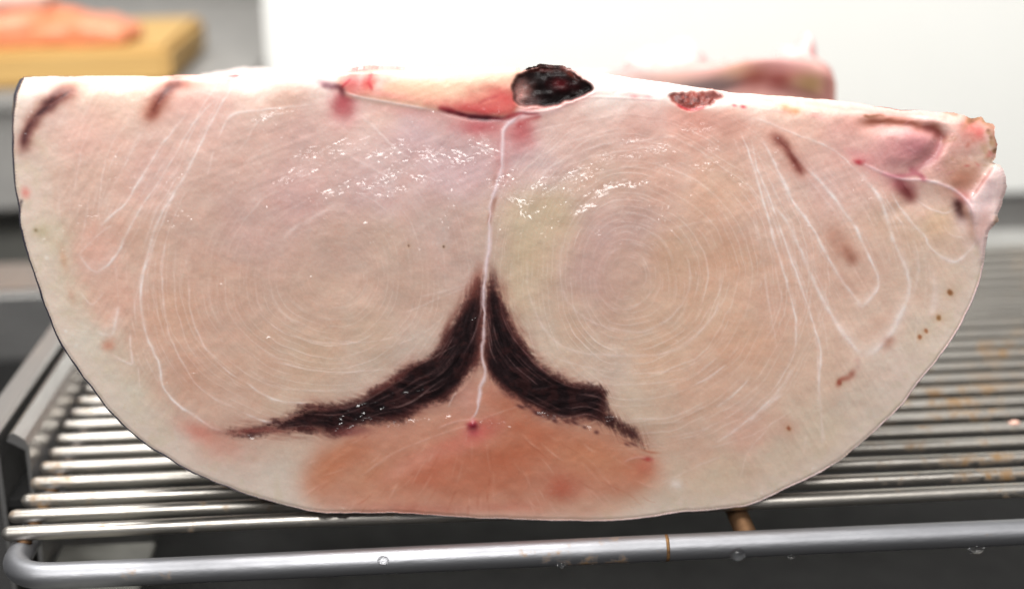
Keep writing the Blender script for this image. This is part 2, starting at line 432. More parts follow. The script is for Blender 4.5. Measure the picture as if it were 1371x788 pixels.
OUT = [(32,103),(60,102),(99,102),(160,102),(211,102),(244,100.5),(280,100.5),(317,100),(345,101),(400,99),(430,97),(455,95),(485,93),(515,92.5),(567,95),(620,95),(680,95),(699,94.5),(716,91),(735,90.5),(755,92),(775,94),(795,96),(838,103.5),(870,107.5),(897,111),(943,118),(970,122),(980,123.5),(1020,126.5),(1063,129.5),(1122,135),(1179,143),(1207,147),(1235,148.5),(1257,151),(1272,150.5),(1286,153),(1300,158),(1314,157),(1319,164),(1330,166),(1332,182),(1335,193),(1333,210),(1329,218),(1339,221),(1346,234),(1348,250),(1342,271),(1336,288),(1337,296),(1330,303),(1324,310),(1321,321),(1314,367),(1300,407),(1282,442),(1257,478),(1229,512),(1207,542),(1181,568),(1137,606),(1100,631),(1059,650),(1024,667),(999,676),(980,678.5),(951,682),(910,685),(880,690),(856,693),(806,696.5),(759,696),(711,695),(680,694),(632,692),(569,688),(519,685.5),(470,686),(424,685),(393,678),(365,671),(327,660),(306,652),(276,640),(245,625),(225,612),(200,597.5),(172,574),(147,550),(127,524),(109,501),(89,471),(76,448),(66,423),(57,400),(46,366),(37.5,341),(31,318),(27,299),(26.5,281),(23,262),(20.5,249),(18,220),(17.5,195),(17.5,161),(20,140),(23,123)]
OUTC = spline(OUT+[OUT[0]], 2.0)[:-1]
_j = np.random.default_rng(5)
_nn = np.convolve(_j.normal(0, 1, len(OUTC)+8), np.ones(9)/9, 'valid')[:len(OUTC)]
OUTC = OUTC+np.stack([_nn, np.roll(_nn, 31)], 1)*0.9
_tt = (OUTC[:, 0] > 1270) & (OUTC[:, 1] < 305)
OUTC[_tt] += _j.normal(0, 0.35, (_tt.sum(), 2))

# --- base colours: scattered samples blended by distance
SAMP = [
 (50,120,236,216,206),(130,118,238,205,184),(190,108,242,214,192),(280,130,228,184,170),(60,230,216,186,168),(50,330,208,192,166),(70,400,212,194,170),
 (110,470,212,200,180),(160,540,210,198,178),(230,600,214,196,180),(310,640,208,186,170),(370,660,212,196,180),(120,250,218,182,164),(130,340,222,178,160),(160,400,220,178,158),
 (110,180,224,182,166),(200,230,218,178,164),(200,330,214,178,158),(250,300,208,174,158),(230,420,212,170,146),(250,500,210,168,146),(300,400,208,170,150),(330,200,214,178,164),(380,130,214,176,158),
 (330,300,206,170,158),(400,170,208,172,162),(400,260,206,168,160),(450,330,204,170,154),(440,400,208,174,154),(500,250,208,174,168),(560,180,208,172,170),(600,220,206,172,170),
 (520,330,204,172,154),(560,400,206,174,156),(600,300,202,172,160),(630,220,206,170,168),(620,350,204,172,158),(500,450,208,178,156),(420,480,210,178,154),(350,500,208,172,150),(300,540,212,176,156),(480,510,208,182,164),(560,470,206,182,166),(400,530,212,182,160),
 (690,200,204,168,166),(720,230,208,176,170),(700,290,206,180,158),(740,290,206,180,152),(720,350,204,176,150),(690,400,204,180,156),(760,200,208,172,160),(850,170,212,168,154),(930,170,216,166,148),(980,170,216,170,152),
 (800,250,212,178,160),(870,240,212,172,154),(800,310,202,168,158),(850,300,200,166,154),(790,350,198,164,150),(830,370,202,168,146),(900,350,210,172,146),(860,400,212,178,152),(760,430,210,180,156),(720,450,208,184,164),
 (960,260,214,172,148),(980,350,214,172,146),(950,420,216,178,152),(880,470,216,180,154),(820,500,212,188,170),(860,540,214,188,166),(950,520,218,178,154),(1000,460,218,176,150),(1040,400,218,178,156),(1030,300,218,180,160),(1060,260,220,186,170),
 (1000,580,218,178,158),(930,590,216,180,158),(960,640,212,188,164),(1040,620,214,190,168),(1100,580,216,194,172),(900,660,210,186,164),(1090,500,218,186,164),(1150,540,216,196,178),(1200,500,222,200,184),(1170,440,222,190,170),(1140,350,218,180,160),
 (1250,450,220,198,178),(1290,380,222,196,176),(1240,350,218,190,170),(1200,300,214,180,158),(1250,300,218,184,154),(1100,240,222,184,172),(1080,170,228,184,166),(1130,180,226,176,164),(1200,200,214,158,154),(1260,220,208,160,148),(1240,265,220,186,170),(1310,270,228,200,202),
 (1330,240,230,200,202),(1310,180,226,172,158),(1280,170,232,190,176),(1290,225,206,160,140),(820,120,246,226,216),(870,125,246,222,212),(1000,140,240,204,188),(1060,140,240,206,186),(1120,150,238,200,184),(1200,158,240,196,184),(440,105,240,216,204),(350,106,242,216,200),
 (560,120,246,206,178),(640,120,246,204,176),(500,610,206,160,136),(560,650,206,152,128),(700,640,204,146,116),(800,620,208,156,124),(640,560,206,160,146)]
SA = np.array(SAMP, float)
num = np.zeros((NY, NX, 3)); den = np.zeros((NY, NX))
wx = PX+26*(fbm(PX/45, PY/45, 301)-.5); wy = PY+26*(fbm(PX/45, PY/45, 351)-.5)
for x, y, r_, g_, b_ in SA:
    w = 1.0/((wx-x)**2+(wy-y)**2+250.0)**1.7
    den += w; num += w[..., None]*np.array([r_, g_, b_])
RGB = num/den[..., None]
RGB += ((fbm(PX/34, PY/34, 71)-.5)*15)[..., None]*np.array([1, 1.0, 1.0])
RGB += ((fbm(PX/18, PY/18, 81)-.5)*11)[..., None]*np.array([0.25, -0.7, -0.9])
RGB += ((vnoise(PX/2.4, PY/2.4, 91, 256)-.5)*6)[..., None]*np.array([0.8, 1, 1.0])

# --- concentric flake rings of the two big muscles
SEPT = [(700,152),(685,163),(675,173),(673,198),(671,225),(665,248),(657,274),(655,310),(654,335),(651.6,355),(648,391),(648,427),(646,462),(645,480),(650,498),(643,519),(639,547),(630,562)]
sp_ = spline(SEPT, 1.0)
septx = np.interp(PY, sp_[:, 1], sp_[:, 0])
def ring_coords(cx, cy, l, r_, up, dn):
    dx = PX-cx; dy = PY-cy
    return np.hypot(dx/np.where(dx > 0, r_, l), dy/np.where(dy > 0, dn, up)), np.arctan2(dy, dx)
sL, thL = ring_coords(452, 372, 265, 198, 236, 212)
sR, thR = ring_coords(836, 370, 172, 262, 238, 240)
left = sm(4, -4, PX-septx)
WHT = (244, 228, 218)
for (s_, th, msk, sd, amp) in ((sL, thL, left*sm(1.04, .9, sL)*sm(.06, .2, sL)*(.5+.5*sm(-.3, .6, np.sin(thL)))*(.5+.9*fbm(PX/50, PY/50, 433)), 400, .25), (sR, thR, (1-left)*sm(1.10, .98, sR)*sm(.04, .12, sR)*(.4+1.0*fbm(PX/50, PY/50, 434)), 450, .33)):
    u = (th+math.pi)*5
    wob = 0.05*(fbm(PX/60, PY/60, sd+3)-.5)+0.004*(fbm(PX/14, PY/14, sd+4)-.5)
    for fr, a_, thr in ((13, .9, .62), (27, .9, .58), (46, .35, .58)):
        n1 = vnoise((s_+wob)*fr, u*(0.35 if fr < 20 else 0.5), sd+fr, 64)
        rid = 1-np.abs(2*((s_+wob)*fr % 1)-1)
        line_ = sm(.80 if fr < 20 else .70, 1.0, rid)*sm(thr-.25, thr+.15, vnoise(np.floor((s_+wob)*fr)*1.7+.3, u*.6, sd+fr+1, 64))
        A = np.clip(amp*a_*line_*msk, 0, 1)
        mixc(A, WHT); HT += 0.018*line_*msk*a_
        RGB += ((n1-.5)*6*msk)[..., None]
# straight fibre grain on the flanks
for cx_, sd in ((130, 600), (1130, 620)):
    ang = -1.02 if cx_ < 600 else 1.05
    u = PX*math.cos(ang)+PY*math.sin(ang); v = -PX*math.sin(ang)+PY*math.cos(ang)
    n1 = vnoise(v/3.2, u/55, sd, 256)
    msk = (sm(1.0, 1.08, sL)*sm(330, 250, PX) if cx_ < 600 else sm(1.06, 1.14, sR)*sm(960, 1040, PX))
    RGB += ((n1-.5)*9*msk)[..., None]

# --- pale rim of fat along the skin (a tissue of its own)
dist_in = np.full((NY, NX), 1e3)
for i in range(0, len(OUTC), 2):
    x, y = OUTC[i]
    if y < 200 and x > 40: continue
    R = int(46/STEP); cx = int((x-GX[0])/STEP); cy = int((y-GY[0])/STEP)
    x0, x1, y0, y1 = max(cx-R, 0), min(cx+R+1, NX), max(cy-R, 0), min(cy+R+1, NY)
    if x0 >= x1 or y0 >= y1: continue
    d = np.hypot(GX[x0:x1][None]-x, GY[y0:y1][:, None]-y)
    np.minimum(dist_in[y0:y1, x0:x1], d, out=dist_in[y0:y1, x0:x1])
fatn = fbm(PX/22, PY/22, 711)
wfat = np.where(PX < 500, 40, 22)*(0.6+0.8*fatn)
mixc(np.clip(0.8*np.exp(-(dist_in/wfat)**2), 0, 1), (226, 207, 192))
mixc(np.clip(0.35*np.exp(-(dist_in/(wfat*1.6))**2)*sm(.5, .7, fbm(PX/12, PY/12, 733)), 0, 1), (208, 192, 164))

# --- white sheets of connective tissue on the two flanks: (points, width, opacity, relief)
W1 = (244, 224, 216); W2 = (246, 234, 228)
LINES = [
 ([(318,106),(307,123),(280,169),(247,235),(214,291),(198,340)],1.7,.75,.10),([(297,126),(264,159),(237,202),(211,245),(185,284),(155,340)],1.3,.6,.07),
 ([(251,152),(228,179),(211,202),(185,245),(165,275),(134,301)],1.5,.7,.08),([(198,169),(178,199),(158,238),(135,278)],1.2,.45,.05),
 ([(178,156),(152,189),(139,225),(132,275),(134,301)],1.2,.4,.04),([(109,202),(99,255)],1.3,.3,.03),([(287,199),(277,235)],1.3,.45,.05),
 ([(420,139),(350,147.6),(317,151),(303,162),(290,189)],1.5,.6,.10),([(99,123),(79,162)],1.2,.35,.03),([(125,130),(106,166)],1.2,.25,.03),
 ([(290,114),(268,148),(262,165)],1.4,.5,.06),([(262,165),(250,190),(243,215),(232,240)],1.3,.5,.06),([(303,120),(285,150),(268,185),(246,222)],1.3,.45,.05),
 ([(390,150),(352,159),(338,172),(330,190),(320,202)],1.4,.45,.12),([(188,300),(172,330),(160,352)],1.2,.35,.04),([(232,262),(210,315),(195,360)],1.4,.45,.05),
 ([(250,250),(226,310),(212,370)],1.1,.3,.03),([(120,260),(112,310),(108,340)],1.2,.3,.03),([(150,300),(120,325),(100,345)],1.2,.35,.03),
 ([(198,340),(186,378),(180,410),(184,440)],1.2,.35,.04),([(167,320),(156,341),(142,357),(128,364),(114,352),(106,341)],1.9,.75,.10),([(140,391),(123,407),(107,391)],1.5,.45,.05),
 ([(158,410),(153,441),(146,448),(128,444)],2.4,.6,.10),([(174,444),(176,476),(174,487),(149,473)],1.7,.55,.06),([(184,490),(187,520)],1.2,.4,.04),
 ([(204,320),(195,355),(188,391),(190,423),(199,455),(213,487),(217,512),(227,530),(242,544),(263,558),(284,572),(302,579)],1.9,.85,.12),
 ([(222,320),(217,373),(224,437),(242,480),(270,522),(316,547)],1.3,.5,.05),([(252,373),(256,419),(273,462),(302,494),(334,515)],1.2,.5,.05),([(235,330),(234,395),(247,450),(268,490)],1.0,.35,.03),
 ([(330,512),(365,534),(415,541)],1.4,.6,.06),([(366,483),(412,494),(461,498),(518,494)],1.3,.5,.06),([(330,555),(355,563),(380,567)],1.5,.7,.08),([(344,416),(372,441),(401,452),(437,459),(483,460)],1.1,.45,.05),
 ([(420,447),(470,458),(520,452),(560,430)],1.0,.35,.03),([(302,480),(345,508),(400,522),(470,520)],1.0,.35,.03),
 # right muscle
 ([(757,318),(750,341),(750,370),(757,398),(771,416),(789,428),(811,437),(843,444),(867,442),(899,423),(921,391),(924,355)],1.3,.6,.07),
 ([(846,334),(825,334),(807,347),(798,370),(802,395),(821,412),(846,412),(867,395),(871,370),(860,345),(846,334)],1.4,.5,.05),([(828,348),(832,377),(825,405)],1.1,.5,.04),
 ([(706,330),(706,360),(708,391),(725,434),(747,459),(782,473),(821,475),(867,476),(899,469),(931,448),(960,412),(965,355)],1.4,.65,.08),
 ([(723,462),(747,480),(782,490),(820,498),(889,498),(935,483),(970,441),(981,398)],1.1,.5,.05),([(700,372),(702,410),(716,450)],1.0,.35,.03),
 ([(790,550),(840,560),(900,557),(950,540),(1000,500)],1.1,.5,.05),([(800,530),(860,535),(920,520),(970,490)],1.0,.45,.04),([(820,515),(880,512),(930,500),(968,472)],1.0,.5,.04),
 ([(838,584),(890,584),(940,575),(990,548),(1030,510)],1.2,.5,.05),([(1004,505),(985,525),(960,545)],1.5,.6,.06),([(972,487),(950,505),(930,515)],1.4,.55,.06),
 ([(1063,490),(1044,520),(1015,550),(985,575),(960,592)],1.6,.6,.06),([(1048,525),(1022,548),(1000,566)],2.2,.5,.05),([(1065,424),(1064,470),(1050,500),(1030,530)],1.2,.45,.04),
 ([(950,600),(1010,580),(1060,550)],1.0,.35,.03),([(880,650),(930,625),(965,610)],1.0,.4,.03),([(990,640),(1005,600),(1040,560)],1.0,.35,.03),([(1080,580),(1075,610)],1.2,.3,.03),
 ([(990,173),(1005,210),(1019,260),(1033,310),(1044,346),(1055,385),(1065,424),(1066,456)],1.7,.75,.10),([(1005,182),(1015,228),(1033,271),(1047,313),(1060,350),(1076,392),(1090,435),(1099,470),(1097,506),(1095,545)],1.5,.7,.09),
 ([(1022,367),(1033,424),(1040,467)],1.1,.4,.04),([(1010,195),(1040,262),(1065,310)],1.1,.4,.04),([(1095,475),(1097,520),(1100,560),(1102,600)],2.0,.4,.05),
 ([(1020,185),(1047,239),(1065,274),(1087,304),(1108,343),(1129,378),(1154,410)],1.6,.75,.12),([(1154,410),(1174,389),(1176,374),(1168,353),(1143,300),(1136,292),(1111,257),(1076,221),(1040,185)],1.7,.75,.10),
 ([(1033,271),(1055,300),(1076,343),(1087,371),(1111,417),(1126,442),(1154,476)],1.9,.8,.12),([(1154,476),(1172,470),(1193,446),(1211,410),(1218,382),(1211,353),(1197,325),(1179,267),(1147,228)],2.1,.7,.10),
 ([(1158,474),(1176,464),(1194,444),(1212,408)],4.0,.6,.10),([(1146,404),(1155,409),(1168,395),(1175,380)],3.0,.45,.06),([(1112,420),(1130,448),(1150,472)],3.0,.4,.05),
 ([(1000,160),(1019,161),(1062,178),(1115,200),(1147,228)],1.5,.6,.10),([(1193,257),(1210,285),(1236,314),(1243,328),(1264,346),(1282,350),(1300,332),(1310,318)],1.7,.6,.08),
 ([(1258,342),(1278,350),(1292,343)],3.6,.55,.08),([(1250,364),(1252,403),(1243,424)],5.0,.38,.06),([(1229,424),(1225,460)],1.4,.4,.04),([(1222,400),(1230,360),(1222,330)],2.0,.3,.03),
 ([(1225,267),(1243,278),(1264,285),(1278,281)],1.5,.55,.08),([(1180,250),(1200,290),(1222,310)],1.2,.4,.04),([(1262,300),(1275,315),(1290,318)],1.3,.3,.04),
 # upper centre
 ([(478,150),(500,170),(520,190),(545,212)],2.0,.45,.06),([(455,200),(480,215),(515,235)],2.0,.4,.06),([(380,318),(402,300),(425,288),(450,275)],2.6,.4,.06),([(640,140),(600,190),(560,230)],1.4,.2,.03),
 ([(700,182),(740,170),(790,160),(830,155)],1.2,.4,.05),([(690,240),(730,205),(790,182),(840,170),(870,160)],1.3,.45,.06),([(700,262),(740,222),(800,195),(860,188),(920,180)],1.2,.45,.06),
 ([(715,255),(760,222),(830,203),(890,196)],1.1,.4,.06),([(760,250),(800,232),(850,222),(900,214)],1.1,.35,.05),([(664,275),(680,240),(697,215),(730,190)],1.2,.35,.05),
 ([(757,320),(770,300),(790,275),(830,255)],1.1,.35,.04),([(860,316),(910,303),(960,293)],1.8,.3,.04),([(560,398),(610,385),(640,372)],2.0,.3,.03),([(540,420),(590,398),(640,380)],1.6,.28,.03),
 ([(500,470),(560,450),(600,420)],1.0,.3,.03),([(300,300),(330,290),(350,268)],1.2,.25,.03)]
for pts, w, op, h in LINES:
    if op > .55: stroke(pts, W1, w*3.2, op*.22, jit=.5, taper=.2)
    if 690 < pts[0][0] < 870 and pts[0][1] > 300: op *= .62; h *= .5
    if 1015 < pts[0][0] < 1200 and op >= .7: w *= 1.35
    stroke(pts, W2 if op > .55 else W1, w*0.95, min(op*1.2, .95), h*0.8, jit=0.5, wig=0.8, wvar=0.3, taper=0.12)
def between(pa, pb, n, op, seed):
    r = random.Random(seed); a, b_ = spline(pa, 2), spline(pb, 2)
    for _ in range(n):
        f = r.random(); t0 = r.uniform(0, .7); t1 = min(1, t0+r.uniform(.12, .4))
        pts = [tuple(a[int(t*(len(a)-1))]*(1-f)+b_[int(t*(len(b_)-1))]*f) for t in np.linspace(t0, t1, 5)]
        stroke(pts, W1, r.uniform(.7, 1.5), op*r.uniform(.4, 1.1), .03, jit=.6, taper=.4, wig=.8)
LA = [[(318,106),(280,169),(247,235),(214,291),(190,370)],[(251,152),(211,202),(165,275),(134,301)],[(178,156),(139,225),(120,300),(110,340)],[(110,125),(85,180),(75,260),(80,330)]]
between(LA[0], LA[1], 34, .42, 41); between(LA[1], LA[2], 24, .36, 42); between(LA[2], LA[3], 18, .28, 43); between([(204,320),(188,391),(199,455),(242,544)], [(222,320),(217,373),(242,480),(316,547)], 22, .36, 44); between([(204,320),(188,391),(199,455),(230,530)], [(150,330),(160,420),(180,490),(215,540)], 18, .3, 45)
RA = [[(990,173),(1019,260),(1044,346),(1065,424),(1066,470)],[(1005,182),(1033,271),(1076,392),(1097,470),(1095,540)],[(1020,185),(1065,274),(1108,343),(1154,410)],[(1040,185),(1111,257),(1143,300),(1172,370)],[(1115,200),(1179,267),(1211,353),(1214,400)],[(1193,257),(1243,328),(1250,400),(1225,470)]]
for i_ in range(5): between(RA[i_], RA[i_+1], (30, 34, 20, 22, 26)[i_], .34, 50+i_)
between([(960,180),(1000,260),(1020,367),(1030,470)], RA[0], 26, .3, 57)
stroke([(1150,470),(1176,462),(1200,434),(1213,396)], (238,220,208), 9, .42, .15, taper=.25); stroke([(1118,424),(1136,452),(1154,472)], (236,214,202), 7, .3, .1, taper=.3); stroke([(1140,398),(1156,404),(1170,386)], (236,216,204), 6, .3, .08, taper=.3)
stroke([(1112,345),(1132,376),(1152,402)], (204,160,140), 6, .25, taper=.3); stroke([(1158,418),(1180,432),(1198,405)], (210,170,150), 7, .25, taper=.3)
stroke([(120,355),(138,352),(155,330)], (236,206,194), 6, .3, .1, taper=.3); stroke([(130,440),(150,436),(157,415)], (236,212,200), 6, .3, .1, taper=.3)
# many faint short fibres following the flakes
def field_strokes(n, s_, th, cx, cy, ex, smin, smax, tmin, tmax, op, seed):
    r = random.Random(seed)
    l, rt, up, dn = ex
    for _ in range(n):
        s0 = r.uniform(smin, smax); t0 = r.uniform(tmin, tmax); dt = r.uniform(.05, .28)/max(s0, .25)*.8
        pts = []
        for k in range(5):
            t = t0+dt*k/4; c_, q = math.cos(t), math.sin(t); ss = s0*(1+.01*r.uniform(-1, 1))
            pts.append((cx+ss*c_*(rt if c_ > 0 else l), cy+ss*q*(dn if q > 0 else up)))
        stroke(pts, W1, r.uniform(.7, 1.2), op*r.uniform(.4, 1.1), .04, jit=.6, taper=.4)
field_strokes(70, sR, thR, 836, 370, (172,262,238,240), .35, 1.05, -.2, 1.9, .42, 1)
field_strokes(40, sR, thR, 836, 370, (172,262,238,240), .3, .95, -2.9, -.6, .35, 2)
field_strokes(45, sL, thL, 452, 372, (265,198,236,212), .3, 1.0, .9, 3.3, .32, 3)
field_strokes(30, sL, thL, 452, 372, (265,198,236,212), .3, .95, -2.6, -.3, .28, 4)

# --- pinkish tints of the flesh
for a in [(268,578,30,13,(214,120,104),.6,.4),(300,600,40,20,(216,150,132),.5,.2),(150,150,60,20,(236,190,170),.3,-.6),(225,140,36,24,(226,172,162),.5,-.6),(1150,165,50,14,(226,160,146),.5,.1),
          (1155,212,20,9,(222,140,142),.6,.4),(642,168,34,14,(190,84,92),.8,0),(698,176,20,20,(194,92,96),.75,0),(460,138,14,18,(164,44,56),.9,0),(462,150,20,22,(196,120,120),.5,0),
          (930,160,70,20,(218,150,136),.5,.1),(800,165,50,18,(210,164,150),.3,0),(560,150,70,8,(200,140,138),.5,.12),(34,258,6,7,(222,140,128),.8,0),(735,300,40,40,(210,188,156),.45,0),(110,455,20,14,(226,216,200),.5,0),
          (1300,172,14,14,(220,122,112),.8,.6),(1312,178,8,10,(218,110,104),.7,0),(1285,195,18,12,(224,164,152),.5,0),(1056,572,16,12,(206,150,130),.4,0),(55,310,12,10,(196,180,140),.5,0),(200,150,16,10,(222,170,150),.4,0),
          (145,462,9,9,(196,130,108),.7,.7),(85,345,5,16,(208,160,130),.6,-.2),(96,396,5,12,(206,160,136),.5,-.3),(905,648,9,6,(240,226,216),.8,.4)]:
    blob(a[0], a[1], a[2], a[3], a[4], a[5], a[6])

blob(806,368,56,58,(198,160,152),.5,0); blob(835,372,38,38,(204,170,152),.4,0); blob(700,330,28,60,(206,186,152),.45,.1)
# --- orange belly tissue
BELLY = [(404,668),(410,634),(430,606),(462,588),(510,572),(560,560),(603,542),(632,508),(648,492),(664,512),(690,534),(745,562),(800,572),(846,592),(876,612),(880,640),(850,662),(790,684),(700,692),(600,690),(500,684),(440,680)]
A = poly_alpha(BELLY, 12, 9, 24, 11); mixc(A*.85, (208,158,136))
bm_ = poly_alpha(BELLY, 15, 8, 24, 12)
def bb(*a):
    global RGB
    keep = RGB.copy(); blob(*a); RGB = keep*(1-bm_[..., None])+RGB*bm_[..., None]
bb(438,626,24,32,(200,130,94),.72,.5); bb(470,600,34,16,(200,130,96),.7,-.4); bb(500,640,40,26,(208,160,128),.6,0); bb(590,628,60,20,(202,124,98),.75,-.3)
bb(690,608,52,26,(200,124,94),.75,-.1); bb(640,640,60,26,(200,126,98),.7,0); bb(790,612,60,26,(206,142,108),.75,.2); bb(690,540,30,18,(196,120,88),.75,.4); bb(860,632,20,22,(200,124,94),.7,.2); bb(720,575,40,14,(200,122,92),.7,.2)
bb(752,652,24,17,(192,104,84),.6,0); bb(640,580,30,14,(220,120,112),.75,-.5); bb(590,602,44,11,(222,146,128),.7,-.45); bb(540,626,46,11,(222,166,146),.7,-.5); bb(520,580,60,14,(212,160,140),.6,-.2)
bb(560,684,90,9,(200,118,102),.7,.03); bb(680,680,60,9,(206,130,112),.6,0); bb(800,676,80,12,(212,182,162),.8,-.1); bb(700,690,120,5,(216,176,160),.6,0); bb(622,532,20,24,(206,158,146),.9,-.3); bb(660,525,10,16,(200,140,120),.7,.3)
RGB *= (1-bm_[..., None]*np.array([.01, .08, .11]))
fn = fbm(PX/30, PY/22, 777); RGB += ((fn-.5)*30*bm_)[..., None]*np.array([.6, .9, .9])
for i in range(90):
    r = random.Random(900+i); x, y = r.uniform(425, 860), r.uniform(575, 680)
    L = r.uniform(14, 50); a_ = math.atan2(y-520, x-640)+r.uniform(-.25, .25)
    stroke([(x, y), (x+L*.5*math.cos(a_), y+L*.5*math.sin(a_)+r.uniform(-3, 3)), (x+L*math.cos(a_), y+L*math.sin(a_))], (228,180,160) if i % 3 else (176,92,66), r.uniform(.7, 1.7), r.uniform(.2, .55), .04, jit=.5, taper=.4)
stroke([(635,567),(600,577),(560,592),(520,610),(480,640)], (228,180,164), 1.3, .5, .06, jit=.4)
stroke([(640,562),(690,545),(720,540)], (228,180,164), 1.2, .5, .06, jit=.4); stroke([(640,560),(610,564),(585,573)], (232,184,170), 1.4, .5, .06)
stroke([(420,640),(450,612),(480,596)], (222,160,130), 3, .3, .05)

# --- dark muscle, left and right of the septum
DML = [(645,360),(641,372),(634,386),(626,402),(616,416),(606,432),(594,454),(579,472),(550,490),(515,514),(483,533),(447,543),(412,542),(392,553),(372,562),(351,569),(330,572),(300,576),(302,582),(330,583),(383,578),(422,577),(447,582),(472,574),(508,564),(540,562),(561,548),(593,537),(611,522),(632,494),(645,477),(647,440),(648,400)]
DMR = [(656,366),(662,374),(668,388),(673,405),(683,430),(697,455),(718,480),(743,501),(775,513),(807,520),(814,532),(808,547),(820,558),(840,572),(858,588),(870,602),(862,600),(846,587),(825,574),(803,566),(782,559),(757,566),(743,559),(711,545),(683,530),(661,508),(651,491),(648,473),(649,440),(650,400)]
def fibre_field(P, seed):
    ang = np.where(PX < 648, np.interp(PX, [300, 420, 520, 600, 648], [-.05, -.12, -.42, -.95, -1.45]), np.interp(PX, [648, 690, 740, 800, 870], [1.45, 1.0, .55, .3, .8]))
    v = -(PX-648)*np.sin(ang)+(PY-480)*np.cos(ang); u = (PX-648)*np.cos(ang)+(PY-480)*np.sin(ang)
    return fbm(v/3.4, u/20, seed, 3, 256)
ff = fibre_field(PX, 1201); fine = fbm(PX/4, PY/4, 1301, 3)
AD = {}
for key, P, sd in (('L', DML, 21), ('R', DMR, 31)):
    halo = poly_alpha(P, 10, 8, 14, sd); mixc(np.clip(halo+(ff-.5)*.8*sm(0, .3, halo), 0, 1)*.78, (140,80,70))
    core = poly_alpha(P, 6.5, 4, 16, sd+1)
    core = sm(.14, .90, core+((ff-.5)*.42+(fine-.5)*.5)*sm(.02, .3, core))*(1-.55*sm(480, 400, PX)*sm(.42, .60, fbm(PX/9, PY/4, 1333, 3)))
    core = core*(1.0-.22*sm(.62, .85, ff))
    mixc(core*.94, (58,29,29))
    inner = poly_alpha(P, 8, 4, 11, sd+2); inner = sm(.7, 1.0, inner)
    mixc(inner*.85, (22,12,15))
    mixc(core*inner*.35*sm(.48, .66, fbm(PX/13, PY/9, sd+7, 3)), (70,34,32))
    RGB += ((ff-.5)*44*core)[..., None]*np.array([1, .78, .76]); RGB += ((fine-.5)*16*core)[..., None]
    HT += core*(ff-.5)*.22
    AD[key] = poly_alpha(P, 0)
    # reddish frayed top
blob(637,378,9,24,(150,86,74),.6,.35); blob(662,372,5,18,(110,70,66),.5,-.2); blob(520,512,30,5,(120,66,60),.5,-.6); blob(600,436,5,26,(120,70,62),.6,.45); blob(470,578,24,6,(140,74,72),.7,-.1); blob(340,576,40,4,(140,76,70),.7,-.05)
for i in range(80):
    r = random.Random(1400+i)
    if i % 2: s0 = spline(DML[3:17], 2); s1 = spline(DML[18:31], 2)[::-1]
    else: s0 = spline(DMR[1:13], 2); s1 = spline(DMR[17:29], 2)[::-1]
    f = r.uniform(.08, .92); a_ = r.uniform(0, .75); b2 = min(a_+r.uniform(.08, .3), 1)
    pts = [tuple(s0[int(t*(len(s0)-1))]*(1-f)+s1[int(t*(len(s1)-1))]*f) for t in np.linspace(a_, b2, 5)]
    stroke(pts, (146,112,108) if r.random() < .7 else (12,6,8), r.uniform(.7, 1.2), r.uniform(.25, .6), .06, jit=.5, taper=.3)
stroke([(596,505),(575,520),(556,535),(530,546)], (150,126,122), 1.0, .6, .08, jit=.4); stroke([(560,488),(585,476),(612,460)], (150,126,122), .9, .5, .06, jit=.4)
stroke([(676,473),(690,490),(708,505),(722,517)], (160,130,128), .9, .65, .08, jit=.4); stroke([(672,420),(682,444),(700,468),(722,490),(740,505)], (170,126,122), 1.0, .5, .08, jit=.4)
for i in range(14):                       # dark flecks fraying into the flesh below
    r = random.Random(1500+i); t = r.random()
    x = 690+t*170; y = 540+t*56+r.uniform(-2, 8)
    blob(x, y, r.uniform(3, 9), r.uniform(1.5, 3), (88,46,46), r.uniform(.4, .8), .45)

# --- the white septum between the two muscles
stroke([(664,262),(660,275),(654,300)], (150,96,80), 3.2, .65); stroke([(664,225),(660,262)], (190,140,130), 3, .4)
blob(672,205,12,40,(198,128,128),.45)
A_SEP = stroke_alpha(SEPT, 1.9, taper=.03, jit=.12, wvar=.4, wig=1.0, seed=77); stroke(SEPT, (238,218,220), 2.0, .92, .18, taper=.03, jit=.22, wvar=.45, wig=1.0, seed=77); stroke([(x+1.8, y) for x, y in SEPT[1:16]], (222,192,192), 1.0, .55, .08, jit=.6, wig=1.6)
stroke([(x+3.5, y) for x, y in SEPT[3:10]], (226,196,192), 1.2, .6, .08, jit=.5); stroke([(x-4, y) for x, y in SEPT[7:12]], (226,196,192), 1.0, .45, .06, jit=.5)
stroke([(649,392),(643,420),(634,450),(618,480)], (170,140,140), 1.0, .5, .08, jit=.4); stroke([(648,400),(655,440),(660,470)], (160,130,130), .9, .4, .06, jit=.4)
stroke([(612,524),(606,532),(600,545)], (222,190,180), 1.3, .6, .08)
for a in ((699,154),(684,162)): blob(a[0], a[1], 9, 5, (232,206,208), .7)
blob(633,569,6.5,6,(132,22,42),.95,0); blob(634,578,9,6,(206,90,100),.6,0)
HT += 1.1*np.exp(-(((PX-633)/6)**2+((PY-569)/6)**2))

